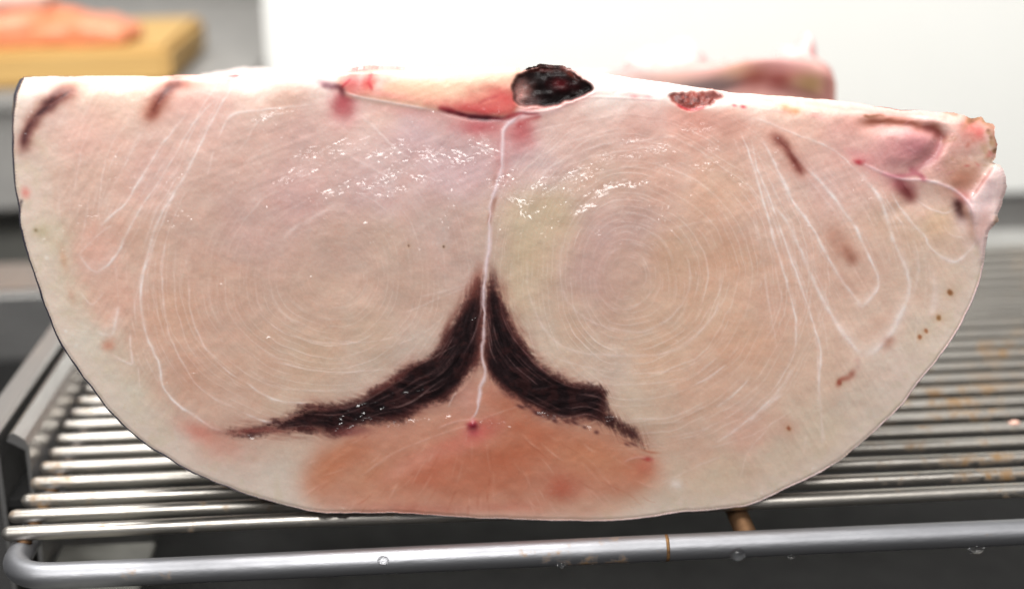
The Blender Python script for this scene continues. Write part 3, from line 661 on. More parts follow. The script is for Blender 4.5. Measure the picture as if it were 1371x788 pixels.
# --- blood and dark marks
def smear(pts, c, w, op, h=0, **k): return stroke(pts, c, w*1.3, min(op*1.05, .97), h, wvar=.22, wig=2.2, jit=.25, **k)
smear([(104,116),(84,124),(66,140),(50,156),(38,176),(29,204)], (176,112,92), 11, .65); smear([(98,120),(76,132),(60,146),(45,160),(34,182),(29,205)], (92,44,44), 6.0, .92); smear([(100,122),(82,128),(70,134)], (150,72,52), 6, .7)
smear([(60,140),(70,138),(74,131)], (70,34,38), 4, .8)
smear([(264,112),(231,115),(213,134),(198,162)], (186,112,90), 11, .65); smear([(252,112),(231,115),(213,134),(199,160)], (126,54,42), 6.0, .88); smear([(240,113),(222,118)], (100,44,36), 4, .6)
for pts_, c_ in (([(96,121),(80,130),(66,141)],(70,30,32)),([(72,133),(58,147),(46,158)],(60,28,32)),([(44,160),(35,178),(30,198)],(80,40,40)),([(84,126),(70,138),(60,142)],(150,90,80)),([(236,114),(222,120),(213,133),(205,148)],(96,36,30)),([(226,118),(212,138)],(84,34,30)),
                 ([(1040,184),(1054,200),(1062,213)],(96,40,36)),([(1060,210),(1068,222),(1074,233)],(84,30,30)),([(1205,244),(1213,255),(1221,265)],(76,24,28)),([(1240,169),(1257,178),(1262,184)],(92,38,36)),([(1283,268),(1286,280),(1289,288)],(36,14,14)),([(1156,164),(1190,162),(1230,168)],(136,66,48))):
    stroke(pts_, c_, 2.0, .8, -.1, jit=.4, wig=1.5, wvar=.5, taper=.3)
smear([(319,100),(312,103),(305,106)], (150,30,46), 2.0, .9, .5); stroke([(322,101),(300,104),(280,103)], (220,110,110), 3, .4)
smear([(1033,177),(1054,200),(1075,234)], (186,120,104), 10, .55); smear([(1036,180),(1055,201),(1064,216),(1074,233)], (124,58,50), 4.6, .85)
smear([(1112,308),(1130,332),(1144,350)], (178,120,100), 9, .5); smear([(1132,336),(1143,349)], (160,100,82), 5, .5)
smear([(1204,243),(1212,254),(1222,266)], (104,38,38), 6.5, .9); smear([(1195,244),(1225,248)], (176,100,110), 8, .5)
smear([(1282,268),(1285,278),(1289,289)], (58,26,26), 6, .92); smear([(1290,275),(1300,300),(1302,318)], (172,122,98), 6, .6)
smear([(1150,163),(1190,161),(1236,168),(1258,177),(1264,186)], (158,84,62), 5.0, .8); smear([(1236,169),(1256,177),(1263,185)], (122,54,48), 4.5, .8); smear([(1263,186),(1256,202),(1240,218),(1218,229)], (170,96,104), 5.5, .6)
blob(1225,198,32,22,(184,112,122),.75,-.3); blob(1190,196,30,18,(214,152,146),.4,0)
blob(1288,240,26,17,(182,122,100),.8,-.5); smear([(1288,262),(1302,262),(1318,240),(1332,222)], (200,128,112), 4, .6); smear([(1283,256),(1293,266)], (206,110,106), 6, .5)
smear([(1154,154),(1172,155),(1187,155.5)], (120,74,50), 2.2, .8); smear([(1050,144),(1062,147),(1070,149)], (202,130,80), 4.5, .7); smear([(1065,136),(1130,146),(1200,152),(1270,158)], (206,160,140), 2.0, .5); smear([(1090,139),(1150,147),(1240,156)], (230,170,165), 2.4, .5)
smear([(1290,156),(1314,158),(1328,168),(1331,185),(1333,205)], (150,104,76), 4.5, .7); smear([(1316,195),(1324,205),(1320,214)], (180,132,92), 5, .5)
smear([(1335,288),(1331,300)], (140,104,66), 3.4, .9, .8); smear([(1262,151),(1284,153)], (140,100,72), 2, .7)
for x, y, w, c in ((1272,391.5,3.0,(132,74,40)),(1257,425.5,3.0,(140,94,52)),(1240,443,2.3,(160,92,60)),(1231.5,451,2.6,(156,86,54)),(1124,512,2.6,(120,44,34)),(1056,573,2.4,(140,60,40)),(594,330,1.3,(70,50,50)),(547,329,1.2,(90,60,60))):
    blob(x, y, w*1.05, w*1.35, c, .95, -.4, .3, 1.6); blob(x, y, w*2.4, w*2.4, (200,160,120), .35)
smear([(1123,518),(1126,508),(1136,503),(1146,496)], (166,90,74), 3.2, .75); smear([(1148,480),(1150,492)], (196,150,138), 3, .5); smear([(1186,463),(1193,456)], (186,132,112), 5, .7)
blob(867,614,6,3,(182,56,58),.75,.2); blob(864,624,13,10,(200,112,92),.5); stroke([(835,618),(850,612),(866,612)], (230,176,164), 1.6, .5, .06)
for x, y, w in ((849,128.5,5),(983,141,3),(868,130,4),(995,143,3.5),(1150,217,5)): blob(x, y, w*1.2, w*.7, (186,50,62), .85, .2)
stroke([(822,126),(850,128),(880,133)], (226,150,146), 3.5, .5)
smear([(28,266),(28,276),(26,286)], (70,62,66), 1.5, .7)
for x, y in ((48,308),(36,352),(62,345),(88,443),(102,462)): blob(x, y, 2.5, 2.5, (120,104,70) if x < 60 else (240,232,222), .6)

# --- cartilage, clot and membranes along the top edge
CART = [(452,108),(462,98),(490,91),(520,88),(580,88),(690,88),(696,96),(690,112),(690,130),(694,142),(684,153),(666,156),(640,154),(620,152),(574,145),(515,136),(475,130),(456,121)]
AC = poly_alpha(CART, 2.2, 1.5, 12, 41)
mixc(AC*.9, (248,208,176)); keep = RGB.copy()
blob(600,140,90,12,(240,180,152),.7,.12); blob(660,140,40,20,(224,118,106),.85,.1); blob(676,132,24,14,(216,84,82),.8,.5); blob(475,115,22,18,(236,156,146),.85); blob(500,103,34,9,(226,100,92),.6); blob(492,110,13,12,(222,84,78),.9); blob(481,112,5,14,(244,206,196),.7,.3); blob(506,118,7,16,(246,216,204),.75,.4)
blob(640,148,52,9,(204,74,76),.85,.1); blob(470,112,16,14,(214,96,96),.7); blob(520,128,40,6,(232,150,136),.7,.15); blob(560,100,60,7,(252,224,204),.8)
RGB = keep*(1-AC[..., None])+RGB*AC[..., None]
stroke([(498,98),(494,108),(498,120)], (214,60,66), 2.4, .8, .05); stroke([(470,105),(464,111),(456,118)], (200,56,66), 1.8, .85); stroke([(460,97),(490,93),(520,92),(545,93)], (224,104,108), 1.6, .7)
stroke([(668,128),(650,134),(640,140)], (200,80,84), 2.2, .5); stroke([(620,146),(650,143),(675,136)], (210,100,96), 3, .5)
stroke([(458,123),(485,131),(528,138.5),(577,147)], (244,214,206), 1.8, .85, .25); smear([(430,111),(445,114.5),(458,119.5),(461,126)], (84,24,38), 3.0, .95); smear([(424,110),(440,113)], (170,110,120), 4, .5)
smear([(587,147),(610,152),(630,157),(655,158),(680,158)], (104,22,38), 2.8, .9); smear([(625,156),(655,158)], (60,14,26), 2.8, .8); stroke([(587,144),(610,149)], (180,50,60), 2.5, .6)
smear([(676,160),(690,155),(706,150),(722,156)], (164,44,54), 2.6, .8); smear([(700,152),(722,150)], (120,30,44), 2, .6); smear([(690,168),(704,162),(722,157)], (170,60,64), 3.0, .7)
stroke([(690,148),(712,150),(739,147),(760,139),(780,129),(806,121)], (240,214,208), 2.3, .8, .35); stroke([(700,158),(730,152),(760,146)], (226,196,192), 2, .5, .1)
for i in range(34):
    r = random.Random(3500+i); x = r.uniform(800, 1290); y = float(np.interp(x, [800, 900, 1000, 1122, 1207, 1290], [104, 116, 130, 142, 152, 160]))+r.uniform(-3, 16)
    stroke([(x, y), (x+r.uniform(14, 50), y+r.uniform(1, 7))], r.choice(((236,170,166),(226,150,150),(246,226,220),(214,140,120))), r.uniform(.9, 2.6), r.uniform(.2, .6), .05, jit=.5, taper=.4)
BAND = [(790,88),(830,98),(900,106),(985,118),(1010,128),(985,140),(950,145),(905,138),(880,132),(820,131),(790,126)]
mixc(poly_alpha(BAND, 4, 2, 14, 44)*.75, (250,236,228))
stroke([(772,132),(795,130),(840,131.5),(890,134)], (246,226,218), 1.5, .6, .15); stroke([(240,104),(300,106),(360,108),(428,106)], (246,222,208), 4.5, .6)
stroke([(1150,216),(1179,230),(1207,239),(1243,242),(1275,253),(1293,267),(1303,285),(1306,313)], (240,206,208), 2.2, .8, .3, jit=.3); stroke([(1240,243),(1262,245),(1284,257)], (246,232,230), 2.6, .6, .2, jit=.6)
stroke([(1180,232),(1200,236),(1230,232)], (208,120,134), 3, .6); smear([(1216,226),(1228,234),(1240,240)], (168,76,92), 3.5, .7)
for i in range(38):
    r = random.Random(3100+i); x, y = r.uniform(1262, 1338), r.uniform(156, 222)
    blob(x, y, r.uniform(2, 6), r.uniform(1.5, 5), r.choice(((206,120,104),(236,204,190),(176,128,92),(214,150,140),(190,96,90))), r.uniform(.3, .7)*(1 if x > 1285 else .5), r.uniform(-1, 1))
for i in range(16):
    r = random.Random(3200+i); t = r.random(); x = 1296+t*38; y = 158+max(0, t-.6)*130+r.uniform(-2, 5)
    blob(x, y, r.uniform(2, 5), r.uniform(2, 4), r.choice(((146,104,72),(120,82,58),(178,140,104))), .7, 0)
for i in range(26):
    r = random.Random(3300+i); x, y = r.uniform(1150, 1290), r.uniform(160, 235)
    stroke([(x, y), (x+r.uniform(8, 26), y+r.uniform(-12, 12))], r.choice(((228,184,178),(206,140,146),(178,108,112))), r.uniform(.8, 2.0), r.uniform(.2, .5), .1, jit=.5, taper=.4)
CLOT = [(701,97),(716,91),(735,89),(757,92),(772,101),(792,117),(782,128),(760,135),(742,141),(722,142),(706,142),(693,137),(688,124),(690,110)]
ACL = poly_alpha(CLOT, 1.4, 2.0, 9, 47)
mixc(blur(ACL, 9)*.5, (196,70,72)); mixc(ACL*.98, (13,8,9)); keep = RGB.copy()
blob(697,124,15,21,(196,146,138),.95,-.1); blob(712,136,14,6,(120,96,96),.6,-.2); blob(749,113,13,9,(84,12,18),.9,.2); blob(770,116,10,6,(54,16,18),.6); blob(728,94,28,3.5,(86,30,24),.7); blob(765,100,12,4,(128,56,44),.6,.6)
RGB = keep*(1-ACL[..., None])+RGB*ACL[..., None]
stroke([(689,112),(690,126),(696,138),(712,143),(742,142),(764,136),(786,127),(794,118)], (206,140,136), 1.6, .35, .1)
OVAL = [(893,127),(914,124),(943,122),(968,128),(958,136),(945,142),(924,146),(904,139)]
AO = poly_alpha(OVAL, 1.8, 2, 9, 51); mixc(AO*.92, (138,58,48)); mixc(AO*sm(.5, .7, fbm(PX/5, PY/5, 55))*.7, (92,40,38)); blob(955,128,14,5,(84,40,36),.7); stroke([(905,140),(924,147),(945,143)], (190,56,62), 2.2, .8)
FLAP = [(1330,219),(1340,221),(1348,236),(1350,252),(1343,272),(1337,290),(1328,308),(1323,326),(1317,352),(1312,346),(1308,322),(1304,300),(1300,280),(1302,264),(1316,244)]
AF = poly_alpha(FLAP, 3, 2.5, 10, 57); mixc(AF*.8, (226,196,192)); RGB += ((fbm(PX/6, PY/16, 58)-.5)*34*AF)[..., None]*np.array([.7, 1, .9]); blob(1316,300,10,22,(206,160,148),.6,.3); blob(1342,262,5,20,(204,176,168),.6,.2); blob(1322,262,8,14,(238,216,212),.5,.4)
stroke([(1302,264),(1316,244),(1330,222)], (196,130,120), 1.8, .6, -.4)

# ------------------------------------------------------------------ relief of the cut face (mm towards the viewer)
HT += blur(AC, 3)*.6-0.4*stroke_alpha([(587,148),(630,158),(680,159)], 3)
HT += ACL*(-2.0+.6*(fbm(PX/16, PY/12, 61, 2)-.5)*2)+AO*(-.7+.3*(fbm(PX/7, PY/7, 62)-.5)*2)
HT += blur(AF, 3)*1.2
reg = sm(1140, 1200, PX)*sm(330, 280, PY)
HT += reg*(1.3*(fbm(PX/42, PY/30, 63, 2)-.5)+.10*(fbm(PX/9, PY/9, 64)-.5))
HT -= 1.6*blur(stroke_alpha([(1150,166),(1236,172),(1258,180),(1250,205),(1218,226)], 9), 3)
HT += .9*(fbm(PX/75, PY/75, 65)-.5)+.17*(fbm(PX/17, PY/17, 66)-.5)+.025*(fbm(PX/5.5, PY/5.5, 67)-.5)
HT += bm_*.15*(fbm(PX/12, PY/12, 68)-.5)
HT -= .5*sm(5, 0, dist_in)
# knife drag: long shallow scratches
ang = -.35; v = -PX*math.sin(ang)+PY*math.cos(ang); u = PX*math.cos(ang)+PY*math.sin(ang)
HT += .04*(vnoise(v/5, u/120, 69, 256)-.5)*sm(330, 220, PY)
# lifted wet fibres: short raised ridges, in clusters along the flakes
WET = np.zeros((NY, NX), np.float32); FILM = np.zeros((NY, NX), np.float32)
BRK = sm(.46, .60, fbm(PX/3.4, PY/2.4, 2555, 2))
def ridges(line, n, spread, seed, h=.03, L=(4, 15)):
    """wet, slightly lifted fibres along the flakes; WET marks where a film of juice lies"""
    r = random.Random(seed); s = spline(line, 1)
    for _ in range(n):
        i = r.randrange(max(len(s)-2, 1)); d = s[i+1]-s[i]; a_ = math.atan2(d[1], d[0])+r.uniform(-.3, .3)
        x, y = s[i]+np.array([r.gauss(0, spread), r.gauss(0, spread)]); l = r.uniform(*L); w = r.uniform(.7, 1.5); op = r.uniform(.45, 1)
        R = int((l*1.6+6)/STEP); cx = int((x-GX[0])/STEP); cy = int((y-GY[0])/STEP)
        x0, x1, y0, y1 = max(cx-R, 0), min(cx+R+1, NX), max(cy-R, 0), min(cy+R+1, NY)
        if x0 >= x1 or y0 >= y1: continue
        dx = GX[x0:x1][None]-x; dy = GY[y0:y1][:, None]-y
        uu = dx*math.cos(a_)+dy*math.sin(a_); vv = -dx*math.sin(a_)+dy*math.cos(a_)+.02*uu*uu*r.uniform(-1, 1)/max(l, 4)*4
        g = np.exp(-(vv/w)**2-(uu/l)**2)
        g = g*BRK[y0:y1, x0:x1]; t0 = r.uniform(.40, .64)
        WET[y0:y1, x0:x1] = np.maximum(WET[y0:y1, x0:x1], np.clip(1.6*g, 0, 1)); FILM[y0:y1, x0:x1] = np.where(g > .25, t0, FILM[y0:y1, x0:x1]); HT[y0:y1, x0:x1] += .3*h*g
RID = [([(395,212),(430,204),(470,196),(495,186)],26,4),([(392,238),(420,222),(450,212)],16,4),([(500,212),(520,204),(540,196)],16,4),([(545,212),(575,208),(600,214)],30,6),([(590,222),(615,212),(650,206)],18,4),([(500,248),(520,236),(535,228)],26,5),
       ([(505,262),(530,256),(555,250)],14,3),([(490,250),(500,254)],8,4),([(345,160),(362,152),(382,148)],10,2),([(560,240),(575,243)],6,4),([(370,242),(385,234)],6,2),([(430,262),(480,250)],8,5),([(600,205),(625,215)],8,4),([(535,190),(560,200)],8,5),
       ([(918,174),(930,172),(945,173)],18,4),([(872,200),(886,197),(900,198)],22,3),([(838,190),(850,187)],8,2),([(795,262),(815,250),(845,246)],26,2),([(848,246),(870,243)],10,2),([(776,282),(785,276),(795,273)],12,2),([(750,240),(775,232),(800,228)],20,6),([(735,262),(760,250),(790,236)],24,8),
       ([(715,252),(735,240)],8,3),([(800,216),(830,210),(865,210)],10,4),([(690,265),(705,270)],8,3),([(950,200),(960,205)],5,2),([(984,240),(992,246)],4,2),([(935,224),(960,220)],8,3),([(700,280),(705,290)],5,2),([(660,245),(690,238)],10,6),([(640,190),(655,200)],8,6)]
for i, (ln, n, spd) in enumerate(RID): ridges(ln, int(n*1.15), spd*1.0, 2000+i)
RID2 = [([(522,568),(545,565),(575,560)],18,2),([(650,569),(665,566),(680,568)],16,2),([(706,563),(725,556),(745,560)],14,3),([(450,576),(480,568),(510,566)],10,3),([(590,560),(600,556)],8,2),([(666,664),(680,662)],6,3),([(330,584),(345,584)],6,1.5),([(480,560),(500,555)],5,3),([(440,560),(560,520)],10,5),
        ([(640,567),(634,574)],5,2),([(700,668),(800,660)],8,6),([(312,586),(324,585)],5,1.2),([(815,560),(822,558)],4,1.5),([(770,568),(800,574)],4,2),([(430,684),(450,682),(470,681)],9,1.5),([(1010,664),(1022,660)],10,1.5),([(1040,655),(1100,625)],8,2)]
for i, (ln, n, spd) in enumerate(RID2): ridges(ln, int(n*2.4), spd*1.2, 2200+i, .03, (2, 7))
rs = random.Random(9)
for i in range(35): x, y = rs.uniform(120, 1230), rs.uniform(300, 640); ridges([(x, y), (x+5, y+rs.uniform(-2, 2)), (x+7, y)], 1, .5, 2400+i, .03, (1, 4))

# thin even film elsewhere, thicker in streaky patches on the upper half
wz = np.exp(-(((PX-540)/150)**2+((PY-215)/55)**2))+np.exp(-(((PX-790)/130)**2+((PY-225)/60)**2))
hz = np.clip(wz, 0, 1)*sm(.40, .70, fbm(PX/34+PY/90, (PY+PX*.3)/13, 2601, 4))
FILM = np.where(FILM > 0, FILM, .48*sm(.02, .2, hz)); WET = np.maximum(WET, .20*hz)
sp2 = sm(.78, .86, fbm(PX/4.2, PY/3.4, 2621, 2))*sm(110, 150, PY)*(1-.9*sm(290, 380, PY))
sp2 *= sm(.45, .6, fbm(PX/40, PY/40, 2641, 2)); WET = np.maximum(WET, .8*sp2); FILM = np.where(sp2 > .2, .50+.2*(fbm(PX/9, PY/9, 2631, 2)-.5), FILM)
# ------------------------------------------------------------------ mesh of the large fish cut
def top_edge(x):
    tp = np.array([(32,103),(211,102),(317,100),(455,95),(567,95),(716,91),(795,96),(897,111),(980,123),(1122,135),(1207,147),(1286,153),(1335,166)])
    return np.interp(x, tp[:, 0], tp[:, 1])
strip = np.interp(GX, [0, 60, 300, 420, 460, 700, 790, 900, 1000, 1200, 1300, 1350], [5, 7, 8, 8, 8, 8, 18, 16, 18, 20, 12, 8])
back = np.interp(GX, [0, 60, 300, 460, 700, 790, 900, 1000, 1200, 1300, 1350], [.4, .5, .5, .5, .5, 2.6, 2.0, 2.2, 2.2, 1.2, .5])   # mm
dtop = PY-top_edge(PX)
roll_ = np.clip(1-dtop/strip[None], 0, 1.2)*(1-.75*np.clip(blur(ACL, 3), 0, 1))
DEPTH = -HT*1e-3 + (back[None]*1e-3)*roll_**2.2            # metres away from the viewer
bulge = .0034*np.clip((330-PY)/230, 0, 1.1)**2+.0040*np.clip((PY-430)/265, 0, 1.1)**2
wide = np.interp(GX, [0, 300, 430, 470, 690, 790, 1000, 1250, 1350], [44, 42, 34, 30, 30, 34, 40, 34, 26])
bulge = bulge+(np.interp(GX, [0, 300, 430, 470, 690, 780, 900, 1250, 1350], [3.0, 2.8, 2.2, 1.0, 1.0, 2.4, 2.6, 2.4, 1.5])*1e-3)[None]*np.clip(1-dtop/wide[None], 0, 1.1)**3*(1-.8*np.clip(blur(ACL, 3), 0, 1))
DEPTH = DEPTH+bulge
ins = inside(OUTC, PX, PY)
cell = ins[:-1, :-1] | ins[1:, :-1] | ins[:-1, 1:] | ins[1:, 1:]
used = np.zeros((NY, NX), bool)
for a in (0, 1):
    for c in (0, 1): used[a:NY-1+a, c:NX-1+c] |= cell
VX, VY = PX.copy(), PY.copy()
bi = np.argwhere(used & ~ins)
bp = np.stack([PX[bi[:, 0], bi[:, 1]], PY[bi[:, 0], bi[:, 1]]], 1)
OD = spline([tuple(p) for p in OUTC]+[tuple(OUTC[0])], .5)
for c in range(0, len(bp), 500):
    q = bp[c:c+500]; d2 = ((q[:, None, :]-OD[None])**2).sum(-1); k = d2.argmin(1)
    VX[bi[c:c+500, 0], bi[c:c+500, 1]] = OD[k, 0]; VY[bi[c:c+500, 0], bi[c:c+500, 1]] = OD[k, 1]
POS = at_y(VX, VY, FY+DEPTH)
du = np.gradient(POS, axis=1); dv = np.gradient(POS, axis=0)
NRM = np.cross(dv, du); NRM /= np.linalg.norm(NRM, axis=-1, keepdims=True)+1e-12
NRM[NRM[..., 1] > 0.3] *= -1
pale = sm(120, 175, RGB[..., 1])[..., None]; RGB = RGB*(1+pale*np.array([.030, .034, .046])); LIN = srgb(np.clip(RGB, 4, 255))
LIN = np.clip(LIN*ALB if 'ALB' in globals() else LIN*0.86, 0, .9)

fish = empty('fish_loin', (0.026, 0.45, BAR_R))
tag(fish, 'large pale half round cut of raw fish standing on the wire rack', 'fish cut')
def grid_part(name, mask, mat, depth=0.006, extra=None):
    ids = -np.ones((NY, NX), int); cells = np.argwhere(mask)
    u = np.zeros((NY, NX), bool)
    for a in (0, 1):
        for c in (0, 1): u[cells[:, 0]+a, cells[:, 1]+c] = True
    ids[u] = np.arange(u.sum()); V = POS[u]; Nn = NRM[u]; Cc = np.hstack([LIN[u], WET[u][:, None]])
    i, j = cells[:, 0], cells[:, 1]
    Fq = np.stack([ids[i, j], ids[i+1, j], ids[i+1, j+1], ids[i, j+1]], 1)
    if depth:                                   # give the patch its thickness: walls going back into the body
        E_ = np.concatenate([Fq[:, [0, 1]], Fq[:, [1, 2]], Fq[:, [2, 3]], Fq[:, [3, 0]]])
        key = np.sort(E_, 1); key = key[:, 0]*len(V)+key[:, 1]
        un, inv, cnt = np.unique(key, return_inverse=True, return_counts=True)
        Be = E_[cnt[inv] == 1]; bv = np.unique(Be); mp = -np.ones(len(V), int); mp[bv] = np.arange(len(bv))+len(V)
        V2 = V[bv]+np.array([0, depth, 0]); V = np.vstack([V, V2]); Nn = np.vstack([Nn, Nn[bv]]); Cc = np.vstack([Cc, Cc[bv]])
        Fq = np.vstack([Fq, np.stack([Be[:, 1], Be[:, 0], mp[Be[:, 0]], mp[Be[:, 1]]], 1)])
    Ft = None
    if extra is not None:
        eV, eN, eC, eF = extra; eF = [tuple(k+len(V) for k in f) for f in eF]
        V = np.vstack([V, eV]); Nn = np.vstack([Nn, eN]); Cc = np.vstack([Cc, eC])
    me = bpy.data.meshes.new(name)
    faces = Fq; nq = len(faces)
    lv = faces.ravel(); ls = np.arange(nq)*4; lt = np.full(nq, 4)
    if extra is not None:
        ev = np.array([k for f in eF for k in f]); el = np.array([len(f) for f in eF])
        ls = np.concatenate([ls, len(lv)+np.concatenate([[0], np.cumsum(el)[:-1]])]); lt = np.concatenate([lt, el]); lv = np.concatenate([lv, ev])
    me.vertices.add(len(V)); me.vertices.foreach_set('co', (V-np.array(fish.location)).ravel().astype(np.float32))
    me.loops.add(len(lv)); me.loops.foreach_set('vertex_index', lv.astype(np.int32))
    me.polygons.add(len(lt)); me.polygons.foreach_set('loop_start', ls.astype(np.int32)); me.polygons.foreach_set('loop_total', lt.astype(np.int32))
    me.update(calc_edges=True)
    at = me.attributes.new('Col', 'FLOAT_COLOR', 'POINT')
    at.data.foreach_set('color', Cc.ravel().astype(np.float32))
    fl_ = np.zeros(len(V), np.float32); fl_[:int(u.sum())] = FILM[u]
    fm = me.attributes.new('Film', 'FLOAT', 'POINT'); fm.data.foreach_set('value', fl_)
    me.polygons.foreach_set('use_smooth', np.ones(len(lt), bool))
    me.normals_split_custom_set_from_vertices(Nn.astype(np.float32))
    me.materials.append(MAT[mat])
    return link(bpy.data.objects.new(name, me), fish)

# side, top and back of the body
n = len(OUTC); T = 0.052
dep0 = np.interp(OUTC[:, 0], GX, back)*1e-3*(np.clip(1-(OUTC[:, 1]-top_edge(OUTC[:, 0]))/np.interp(OUTC[:, 0], GX, strip), 0, 1.2))**2.2
dep0 += np.where(OUTC[:, 1] > 190, 0.0005, 0)
gi = np.clip(((OUTC[:, 0]-GX[0])/STEP).round().astype(int), 0, NX-1); gj = np.clip(((OUTC[:, 1]-GY[0])/STEP).round().astype(int), 0, NY-1)
dep_b = bulge[gj, gi]; dep0 += dep_b
ring0 = at_y(OUTC[:, 0], OUTC[:, 1], FY+dep0); cen = ring0.mean(0)
rings, cols, nrms = [], [], []
istop = OUTC[:, 1] < np.where(OUTC[:, 0] > 1200, 310, 200)
for f, k in ((0, 1.0), (.15, .999), (.5, .996), (.85, .985), (1.0, .955)):
    p = ring0.copy(); p[:, 1] = ring0[:, 1]+(FY+T-ring0[:, 1])*f
    p[:, 0] = cen[0]+(p[:, 0]-cen[0])*k; p[:, 2] = cen[2]+(p[:, 2]-cen[2])*k
    p[istop, 2] -= 0.004*f*f+0.018*f
    rings.append(p)
eV = np.vstack(rings)
tang = np.roll(ring0, -1, 0)-np.roll(ring0, 1, 0); nr = np.stack([-tang[:, 2], tang[:, 0]*0, tang[:, 0]], 1); nr /= np.linalg.norm(nr, axis=1, keepdims=True)
if (nr*(ring0-cen)).sum() < 0: nr = -nr
eN = np.vstack([nr]*4+[nr*.7+np.array([0, .7, 0])]); eN /= np.linalg.norm(eN, axis=1, keepdims=True)
cw = srgb(np.array([242, 218, 208])); eC = np.tile(cw, (len(eV), 1)); 
jn = _j.random((len(eV), 1)); eC = eC*(0.9+.12*jn)
eF = []
for r_ in range(4):
    for k in range(n): eF.append((r_*n+k, r_*n+(k+1) % n, (r_+1)*n+(k+1) % n, (r_+1)*n+k))
eV = np.vstack([eV, [cen+np.array([0, 0, 0])]]); eV[-1, 1] = FY+T+.001; eN = np.vstack([eN, [[0, 1, 0]]]); eC = np.vstack([eC, [cw]]); eC = np.hstack([eC, np.zeros((len(eC), 1))])
for k in range(n): eF.append((4*n+k, 4*n+(k+1) % n, len(eV)-1))

cc = lambda A: A[:-1, :-1] > .5
lab = np.zeros((NY-1, NX-1), int)
lab[cc(bm_)] = 3; lab[cc(AC)] = 5; lab[cc(ACL)] = 6; lab[cc(AO)] = 7; lab[cc(AF)] = 8
lab[cc(AD['L'])] = 1; lab[cc(AD['R'])] = 2; lab[(A_SEP[:-1, :-1] > .45)] = 4
grid_part('flesh', cell & (lab == 0), 'flesh', 0, (eV, eN, eC, eF))
for k, nm, mt, lb in ((1, 'dark_muscle', 'dark', 'long dark muscle band curving away from the white septum'), (2, 'dark_muscle', 'dark', 'short thick dark muscle band beside the white septum'), (3, 'belly_tissue', 'flesh', 'orange tissue along the bottom of the cut'),
                      (4, 'septum', 'flesh', 'white septum between the two big muscles'), (5, 'cartilage', 'flesh', 'cream and red cartilage along the top edge'), (6, 'blood_clot', 'clot', 'black glossy blood clot at the top edge'), (7, 'blood_pocket', 'flesh', 'brown red oval pocket of blood'), (8, 'skin_flap', 'flesh', 'pale pink flap at the torn corner')):
    tag(grid_part(nm, cell & (lab == k), mt), lb)

# skin: a thin shell round the curved sides, dark on the belly side, pale where it was scraped
k0 = int(np.argmin(np.hypot(OUTC[:, 0]-1323, OUTC[:, 1]-316))); idx = list(range(k0, n))
sk = OUTC[idx]; tg = np.gradient(sk, axis=0); nn = np.stack([tg[:, 1], -tg[:, 0]], 1); nn /= np.linalg.norm(nn, axis=1, keepdims=True)
c2 = np.array([680, 380]); 
if ((sk-c2)*nn).sum() < 0: nn = -nn
m = len(sk); t_ = np.linspace(0, 1, m)
thick = np.interp(sk[:, 0], [17, 60, 200, 330, 420, 600, 1000, 1200, 1330], [2.8, 2.6, 2.6, 2.2, 1.2, 1.0, 2.6, 3.6, 3.6])*(0.7+.6*vnoise(np.arange(m)/9., np.zeros(m), 91))
dk = np.interp(sk[:, 0]-np.where(sk[:, 1] < 400, 0, 0), [0, 220, 330, 420, 700, 1400], [1, 1, .8, .25, .05, 0])
cf = srgb(np.array([56, 54, 66]))[None]*dk[:, None]+srgb(np.array([214, 190, 188]))[None]*(1-dk[:, None])
co = np.tile(srgb(np.array([62, 62, 72])), (m, 1))*dk[:, None]+srgb(np.array([205, 188, 184]))[None]*(1-dk[:, None])
prof = [(-1.0, .0004), (-.5, -.0003), (.2, -.0003), (.9, .0005), (1.1, .004), (1.1, .03), (0.4, .048)]
V = []; Cc = []
for i, (o_, dy) in enumerate(prof):
    p = sk+nn*(thick*(o_*.7 if o_ < 0 else o_*(.1+.25*dk)))[:, None]; P3 = at_y(p[:, 0], p[:, 1], np.full(m, FY+.0005+min(dy, .004)))
    P3 = at_y(p[:, 0], p[:, 1], FY+.0005+min(dy, .004)+dep_b[idx])
    P3[:, 1] = FY+.0005+dep_b[idx]+dy*np.interp(sk[:, 1], [104, 170], [.12, 1])
    if dy > .01: P3 = P3+np.array([0, 0, 0.0])
    V.append(P3); Cc.append(cf if i < 3 else co)
V = np.vstack(V); Cc = np.vstack(Cc)*(0.85+.3*_j.random((len(V), 1)))
fs = [(a*m+k, a*m+k+1, (a+1)*m+k+1, (a+1)*m+k) for a in range(len(prof)-1) for k in range(m-1)]
me = bpy.data.meshes.new('skin'); me.from_pydata([tuple(v) for v in V-np.array(fish.location)], [], fs); me.update()
at = me.attributes.new('Col', 'FLOAT_COLOR', 'POINT'); at.data.foreach_set('color', np.hstack([Cc, np.zeros((len(Cc), 1))]).ravel().astype(np.float32))
me.polygons.foreach_set('use_smooth', [True]*len(fs)); me.materials.append(MAT['skin'])
tag(link(bpy.data.objects.new('skin', me), fish), 'thin dark skin edging the curved side')

